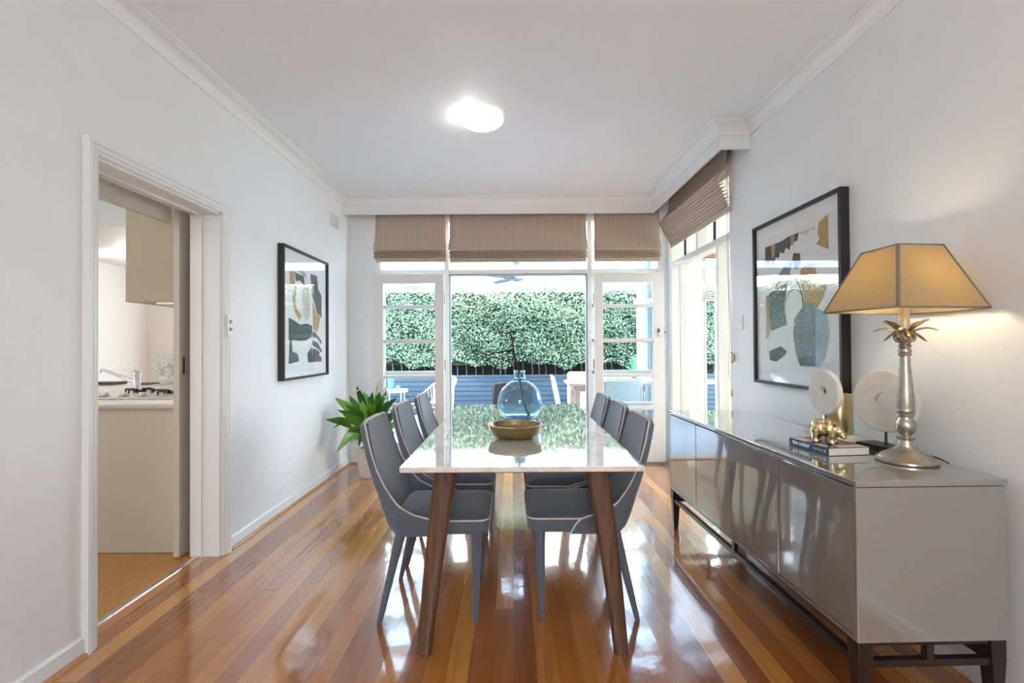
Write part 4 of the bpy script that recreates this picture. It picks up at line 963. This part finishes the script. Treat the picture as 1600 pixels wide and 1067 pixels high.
# boundary fence behind the hedge trunks, then the hedge
m = MB()
for k in range(80): x = -6+k*.15; m.box(x, x+.15, 9.30+.006*(k%2), 9.33, .6, 2.1)
t = m.build('boundary_fence', mat('dark_fence', (.02,.026,.034), .7)); tag(t, 'dark boundary fence glimpsed between the trunks below the hedge', 'fence')
HG = thing('hedge', 'tall dense clipped green hedge growing behind the blue-clad garden wall', 'hedge', (0, 8.9, .60))
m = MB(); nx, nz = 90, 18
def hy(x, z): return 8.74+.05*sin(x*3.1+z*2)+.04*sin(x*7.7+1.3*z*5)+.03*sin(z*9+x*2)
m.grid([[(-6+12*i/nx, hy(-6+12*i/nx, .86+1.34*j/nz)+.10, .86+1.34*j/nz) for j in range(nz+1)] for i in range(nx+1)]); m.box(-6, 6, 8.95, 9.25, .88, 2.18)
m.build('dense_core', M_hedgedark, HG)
n = 56000
xs = rng.uniform(-5.6, 5.6, n); zt = rng.uniform(0, 1, n); top = 2.27+.05*np.sin(xs*2.3)+.04*np.sin(xs*6.1+1)
bot = .86+.05*np.sin(xs*5.0)+.04*np.sin(xs*11.0)
zs = bot+(top-bot)*zt; zs = zs+np.where(rng.uniform(0,1,n) < .05, rng.exponential(.06, n)*(zt > .9), 0)
ys = 8.72+.05*np.sin(xs*3.1+zs*2)+.04*np.sin(xs*7.7+zs*6.5)+.03*np.sin(zs*9+xs*2)+rng.uniform(-.07, .13, n)
ntop = 9000; xs[:ntop] = rng.uniform(-5.6, 5.6, ntop); ys[:ntop] = rng.uniform(8.72, 9.25, ntop); zs[:ntop] = (2.27+.05*np.sin(xs[:ntop]*2.3)+.04*np.sin(xs[:ntop]*6.1+1))+rng.uniform(-.08, .05, ntop)
Ln = rng.uniform(.016, .031, n); Wd = Ln*rng.uniform(.40, .55, n)
nrm = np.stack([rng.normal(0,.55,n), -1+rng.normal(0,.45,n), .55+rng.normal(0,.5,n)], 1); nrm /= np.linalg.norm(nrm, axis=1)[:,None]
rv = rng.normal(0, 1, (n,3)); u = np.cross(nrm, rv); u /= np.linalg.norm(u, axis=1)[:,None]; w = np.cross(nrm, u)
C0 = np.stack([xs, ys, zs], 1); bend = nrm*(Ln*.18)[:,None]
V = np.stack([C0-u*Ln[:,None], C0-w*Wd[:,None]+bend, C0+u*Ln[:,None], C0+w*Wd[:,None]+bend], 1).reshape(-1, 3)
V -= np.array([0, 8.9, .60])
me = bpy.data.meshes.new('foliage'); idx = np.arange(n)*4
me.vertices.add(n*4); me.vertices.foreach_set('co', V.astype(np.float32).ravel())
F_ = np.stack([idx, idx+1, idx+2, idx, idx+2, idx+3], 1).ravel()
me.loops.add(n*6); me.loops.foreach_set('vertex_index', F_.astype(np.int32)); me.polygons.add(n*2); me.polygons.foreach_set('loop_start', (np.arange(n*2)*3).astype(np.int32)); me.polygons.foreach_set('loop_total', np.full(n*2, 3, np.int32))
me.update(calc_edges=True); me.materials.append(M_hedge); o = bpy.data.objects.new('foliage', me); COL.objects.link(o); o.parent = HG; o['kind'] = 'stuff'
tr0 = None
for k in range(62):
    x = -4.6+k*.15+rng.uniform(-.04, .04)
    if tr0 is None:
        m = MB(); m.tube([(-4.6, 8.86, .60), (-4.59, 8.85, .75), (-4.61, 8.87, .92)], [.008, .007, .006], 6); tr0 = m.build('trunk', M_trunk, HG); continue
    c = tr0.copy(); COL.objects.link(c); c.parent = HG; c.location = (x+4.6, rng.uniform(-.04, .06), 0); c.rotation_euler = (0,0,rng.uniform(0,.02))
# ceiling fan on the patio
fx, fy = .068, 6.75
fn = thing('ceiling_fan', 'grey-bladed ceiling fan hanging under the patio roof outside the open doorway', 'fan', (fx, fy, 2.10))
m = MB(); m.tube([(fx, fy, 2.399), (fx, fy, 2.19)], .012, 10); m.lathe([(0,2.40),(.06,2.40),(.05,2.36),(.015,2.35),(0,2.35)], (fx, fy, 0), 20); m.build('downrod', M_fan, fn)
m = MB(); m.lathe([(0,2.11),(.035,2.112),(.085,2.130),(.098,2.15),(.09,2.18),(.05,2.20),(0,2.205)], (fx, fy, 0), 28); m.lathe([(0,2.100),(.015,2.102),(.018,2.115),(0,2.115)], (fx, fy, 0), 12); m.build('motor', M_fan, fn)
for k in range(3):
    a = math.radians([-4, 128, 226][k]); ca, sa = cos(a), sin(a); m = MB(); P = []
    for i in range(9):
        u = i/8; r_ = .08+.46*u; w = .055+.018*sin(PI*u)-.02*u; z = 2.160-.012*u
        P.append([(fx+r_*ca-s_*w*sa, fy+r_*sa+s_*w*ca, z+s_*.012) for s_ in (-1, 0, 1)])
    m.grid(P); m.build('blade', M_fan, fn, solidify=.008)
# round side table, glass lanterns and string chair
sx_, sy_ = -1.89, 7.75
st_ = thing('side_table', 'small round white metal side table on the deck by the blue wall', 'table', (sx_, sy_, -.02))
m = MB(); m.lathe([(0,.478),(.205,.478),(.205,.515),(.198,.515),(.198,.495),(0,.495)], (sx_, sy_, 0), 36); m.build('table_top', M_whitemetal, st_)
for k in range(4):
    a = PI/4+k*PI/2; m = MB(); m.tube([(sx_+.17*cos(a), sy_+.17*sin(a), .48), (sx_+.19*cos(a), sy_+.19*sin(a), -.0195)], .009, 8); m.build('leg', M_whitemetal, st_)
for (dx, dy, r_, h, lb) in ((-.075, .03, .052, .205, 'tall aqua glass lantern on the round white side table'), (.055, -.03, .038, .09, 'short aqua glass tumbler beside the tall lantern on the white side table')):
    m = MB(); zb_ = .4955; m.lathe([(0,zb_),(r_*.9,zb_),(r_,zb_+.01),(r_*.92,zb_+h*.45),(r_*.98,zb_+h),(r_*.90,zb_+h),(r_*.85,zb_+h*.45),(r_*.9,zb_+.02),(0,zb_+.015)], (sx_+dx, sy_+dy, 0), 24)
    t = m.build('glass_lantern' if h > .1 else 'glass_tumbler', M_lantern); tag(t, lb, 'lantern' if h > .1 else 'tumbler')
hc = (-1.19, 7.45)
SC = thing('string_chair', 'white round string chair with white cushions on the deck, seen past the left door', 'chair', (hc[0], hc[1], -.02), 0)
# tilted elliptic hoop; the chair turned a little towards the left
hoop = []
for k in range(40):
    a = 2*PI*k/40; u_, v_ = .37*cos(a), .40*sin(a)      # v along slope
    p = Vector((u_*.95, v_*.75, .50+v_*.62)); p.rotate(Matrix.Rotation(math.radians(-52), 3, 'Z')); hoop.append((hc[0]+p.x, hc[1]+p.y, p.z-.02))
m = MB(); m.tube(hoop, .013, 8, closed=True); m.build('hoop', M_whitemetal, SC)
cen = Vector((hc[0], hc[1], .26)); m = MB()
ctr = Matrix.Rotation(math.radians(-52), 3, 'Z') @ Vector((0, -.02, .20)); ctr = Vector((hc[0]+ctr.x, hc[1]+ctr.y, ctr.z))
for k in range(40):
    a = Vector(hoop[k]); b = ctr.lerp(a, .25); q = a.lerp(b, .5)-Vector((0,0,.10)); m.tube([a, q, b], .004, 5)
m.build('cord_shell', M_whitemetal, SC)
for k in range(4):
    p = Vector(hoop[[3, 17, 23, 37][k]]); m = MB(); e_ = (p.x*.9+hc[0]*.1, p.y*.9+hc[1]*.1, -.0195); m.tube([p, e_], .012, 8); m.build('leg', M_whitemetal, SC)
Rz = Matrix.Rotation(math.radians(-52), 4, 'Z')
m = MB(); b_ = MB(); b_.ball((0,0,0), (.27,.07,.21), 16); Mx = Matrix.Translation((hc[0], hc[1], 0)) @ Rz @ Matrix.Translation((0, .14, .50)) @ Matrix.Rotation(math.radians(-28), 4, 'X'); m.add([tuple(Mx @ Vector(v_)) for v_ in b_.v], b_.f, 0, True); m.build('back_cushion', M_cushion, SC)
m = MB(); b_ = MB(); b_.ball((0,0,0), (.27,.22,.06), 16); Mx = Matrix.Translation((hc[0], hc[1], 0)) @ Rz @ Matrix.Translation((0, -.07, .30)); m.add([tuple(Mx @ Vector(v_)) for v_ in b_.v], b_.f, 0, True); m.build('seat_cushion', M_cushion, SC)
# patio dining setting
OT = thing('outdoor_table', 'bleached timber outdoor dining table on the deck, seen right of the vase', 'table', (1.18, 6.1, -.02))
m = MB(); m.box(.69, 1.68, 5.78, 6.44, .715, .745); m.build('table_top', M_teak, OT, bevel=.004)
m = MB(); m.box(.76, 1.62, 5.86, 5.89, .64, .715).box(.76, 1.62, 6.33, 6.36, .64, .715).box(.76, .79, 5.89, 6.33, .64, .715); m.build('apron', M_teak, OT, bevel=.003)
for sx, x in ((-1, .80), (1, 1.57)):
    for sy, y in ((-1, 5.88), (1, 6.34)):
        m = MB(); m.hexa([(x-.022+sx*.02,y-.02+sy*.03,-.0195),(x+.022+sx*.02,y-.02+sy*.03,-.0195),(x+.022+sx*.02,y+.02+sy*.03,-.0195),(x-.022+sx*.02,y+.02+sy*.03,-.0195)], [(x-.035,y-.025,.714),(x+.035,y-.025,.714),(x+.035,y+.025,.714),(x-.035,y+.025,.714)]); m.build('leg', M_teak, OT, bevel=.003)
def ochair():
    c = thing('outdoor_chair', 'x', 'chair')
    m = MB(); P = []
    for i in range(12):
        t_ = i/11; z = .42+.40*t_; x = -.20-.05*t_-.03*t_*t_; P.append([(x-.015*(1-(y/.22)**2), y, z+(.0 if abs(y) < .2 else -.01)) for y in np.linspace(-.215, .215, 9)])
    m.grid(P); m.build('backrest', M_rope, c, local=True, solidify=.022)
    m = MB(); m.tube([(-.20,-.222,.40),(-.25,-.222,.62),(-.285,-.215,.82),(-.29,-.20,.835),(-.29,.20,.835),(-.285,.215,.82),(-.25,.222,.62),(-.20,.222,.40)], .011, 8); m.build('back_frame', M_rope, c, local=True)
    m = MB(); m.grid([[(x, y, .435-.012*(1-(y/.22)**2)+.01*math.cos((x+.2)*9)) for y in np.linspace(-.215, .215, 7)] for x in np.linspace(-.20, .22, 9)]); m.build('seat', M_rope, c, local=True, solidify=.028)
    for (xt, xf, y) in ((-.19,-.23,-.205),(-.19,-.23,.205),(.20,.215,-.205),(.20,.215,.205)):
        m = MB(); m.tube([(xt,y,.42),(xf,y*1.04,0)], [.013,.009], 8); m.build('leg', M_rope, c, local=True)
    return c
oc0 = ochair()
for i, (x, y, r_, lb) in enumerate([(.80, 6.12, 0, 'pale woven outdoor chair in side view at the left end of the patio table'), (1.255, 5.74, PI/2, 'pale woven outdoor chair with its back to the house, behind the right glass door'),
        (1.02, 6.66, -PI/2, 'pale outdoor chair on the hedge side of the patio table, left one of the two'), (1.50, 6.68, -PI/2, 'pale outdoor chair on the hedge side of the patio table, right one of the two')]):
    c = oc0 if i == 0 else copy_tree(oc0); c.location = (x, y, -.0195); c.rotation_euler = (0,0,r_); c['label'] = lb; c['group'] = 'woven chairs around the patio table'
# white planter box and bright shrub near the far right of the deck
m = MB(); m.box(1.20, 1.95, 8.15, 8.40, -.0195, .60); m.box(1.18, 1.97, 8.13, 8.42, .60, .625)
t = m.build('planter_box', M_whitemetal, bevel=.004); tag(t, 'white planter box against the blue wall behind the patio table', 'planter')
m = MB()
for k in range(120):
    a = rng.uniform(0, 6.28); el = rng.uniform(.5, 1.4); R_ = rng.uniform(.12, .36); c_ = Vector((2.16, 8.3, .72)); d_ = Vector((cos(a)*cos(el), sin(a)*cos(el)*.4, sin(el))); e_ = c_+d_*R_; s_ = Vector((-sin(a)*.02, .01, .006)); mid = c_+d_*R_*.6
    m.add([c_, mid-s_, e_, mid+s_], [(0,1,2,3)])
t = m.build('fern_shrub', leafm('bright_fern', [(0, (.10,.42,.18)), (1, (.25,.70,.38))], .4), kind=None); 
WMt = t; tag(t, 'bright green feathery shrub in front of the hedge, seen through the right glass door', 'shrub')
m = MB(); m.lathe([(0,-.0195),(.13,-.0195),(.17,.60),(.18,.74),(.16,.74),(.15,.64),(0,.62)], (2.16, 8.3, 0), 24); t = m.build('plant_tub', mat('dark_tub', (.08,.1,.13), .4)); tag(t, 'dark round tub holding the bright green shrub by the hedge', 'tub')

# ------------------------------------------------------------------ light
W = bpy.data.worlds.new('sky'); S.world = W; W.use_nodes = True; nt = W.node_tree; bg = nt.nodes['Background']
tc = nt.nodes.new('ShaderNodeTexCoord'); sx = nt.nodes.new('ShaderNodeSeparateXYZ'); nt.links.new(tc.outputs['Generated'], sx.inputs[0])
rp = nt.nodes.new('ShaderNodeValToRGB'); rp.color_ramp.elements[0].position = 0; rp.color_ramp.elements[0].color = (.55,.6,.62,1); rp.color_ramp.elements[1].position = .55; rp.color_ramp.elements[1].color = (.92,.965,1,1)
e = rp.color_ramp.elements.new(.12); e.color = (1,1,1,1); nt.links.new(sx.outputs['Z'], rp.inputs[0]); nt.links.new(rp.outputs[0], bg.inputs[0]); bg.inputs[1].default_value = WORLD
def light(name, typ, loc, energy, col=(1,1,1), rot=(0,0,0), **k):
    d = bpy.data.lights.new(name, typ); d.energy = energy; d.color = col
    for a, b in k.items(): setattr(d, a, b)
    o = bpy.data.objects.new(name, d); COL.objects.link(o); o.location = loc; o.rotation_euler = rot; return o
light('sun', 'SUN', (0,0,10), SUN, (1,.97,.92), (math.radians(38), math.radians(-34), 0), angle=math.radians(6))
light('rear_area_fill', 'AREA', (0, YR-.2, 1.7), E_REAR, (.95,.97,1), (PI/2, 0, 0), shape='RECTANGLE', size=1.2, size_y=.8)  # area fill added behind the camera to lift the interior
light('kitchen_side_fill', 'AREA', (KX-.2, 1.55, 1.55), E_KIT, (1,.98,.95), (0, -PI/2, 0), shape='RECTANGLE', size=.7, size_y=.7)  # added fill for the kitchen front, outside an unseen opening
light('kitchen_back_window_daylight', 'AREA', (-3.1, KY+.15, 1.5), E_KB, (.97,.99,1), (-PI/2, 0, 0), shape='RECTANGLE', size=1.4, size_y=1.0)
light('wing_side_fill', 'AREA', (WX1+.2, 4.5, 1.55), E_WING, (1,1,.97), (0, PI/2, 0), shape='RECTANGLE', size=1.5, size_y=3.4)  # area fill added out of view to brighten the wing room
light('kitchen_downlight_glow', 'POINT', (-4.17, 5.15, 2.12), 6, (1,.95,.88), shadow_soft_size=.05)
light('kitchen_fill_point', 'POINT', (-2.9, 1.6, 2.5), E_KL, (1,.93,.84), shadow_soft_size=.12)  # added fill point for the kitchen, no fixture here
light('oyster_bulb', 'POINT', (cx-.092, cy+.012, 2.657), E_OY, (1,.97,.92), shadow_soft_size=.03)
light('lamp_bulb_light', 'POINT', (LX, LY, 1.42), E_LAMP, (1,.87,.68), shadow_soft_size=.03)
light('behind_camera_fill', 'POINT', (0, -1.3, 1.9), E_LIV, (1,.97,.94), shadow_soft_size=.2)  # point fill added behind the camera, no lamp hangs there
# ------------------------------------------------------------------ camera
cd = bpy.data.cameras.new('camera'); cam = bpy.data.objects.new('camera', cd); COL.objects.link(cam)
cd.sensor_width = 36; cd.lens = 750/1600*36; cd.clip_start = .05; cd.clip_end = 100
R3 = Matrix((( _R[0], _U[0], -_F[0]), (_R[1], _U[1], -_F[1]), (_R[2], _U[2], -_F[2])))
cam.matrix_world = Matrix.Translation((0, 0, 1.2)) @ R3.to_4x4(); S.camera = cam
vs = S.view_settings; vs.view_transform = 'Standard'; vs.look = 'None'; vs.gamma = 1; vs.use_curve_mapping = False; vs.exposure = EXPO
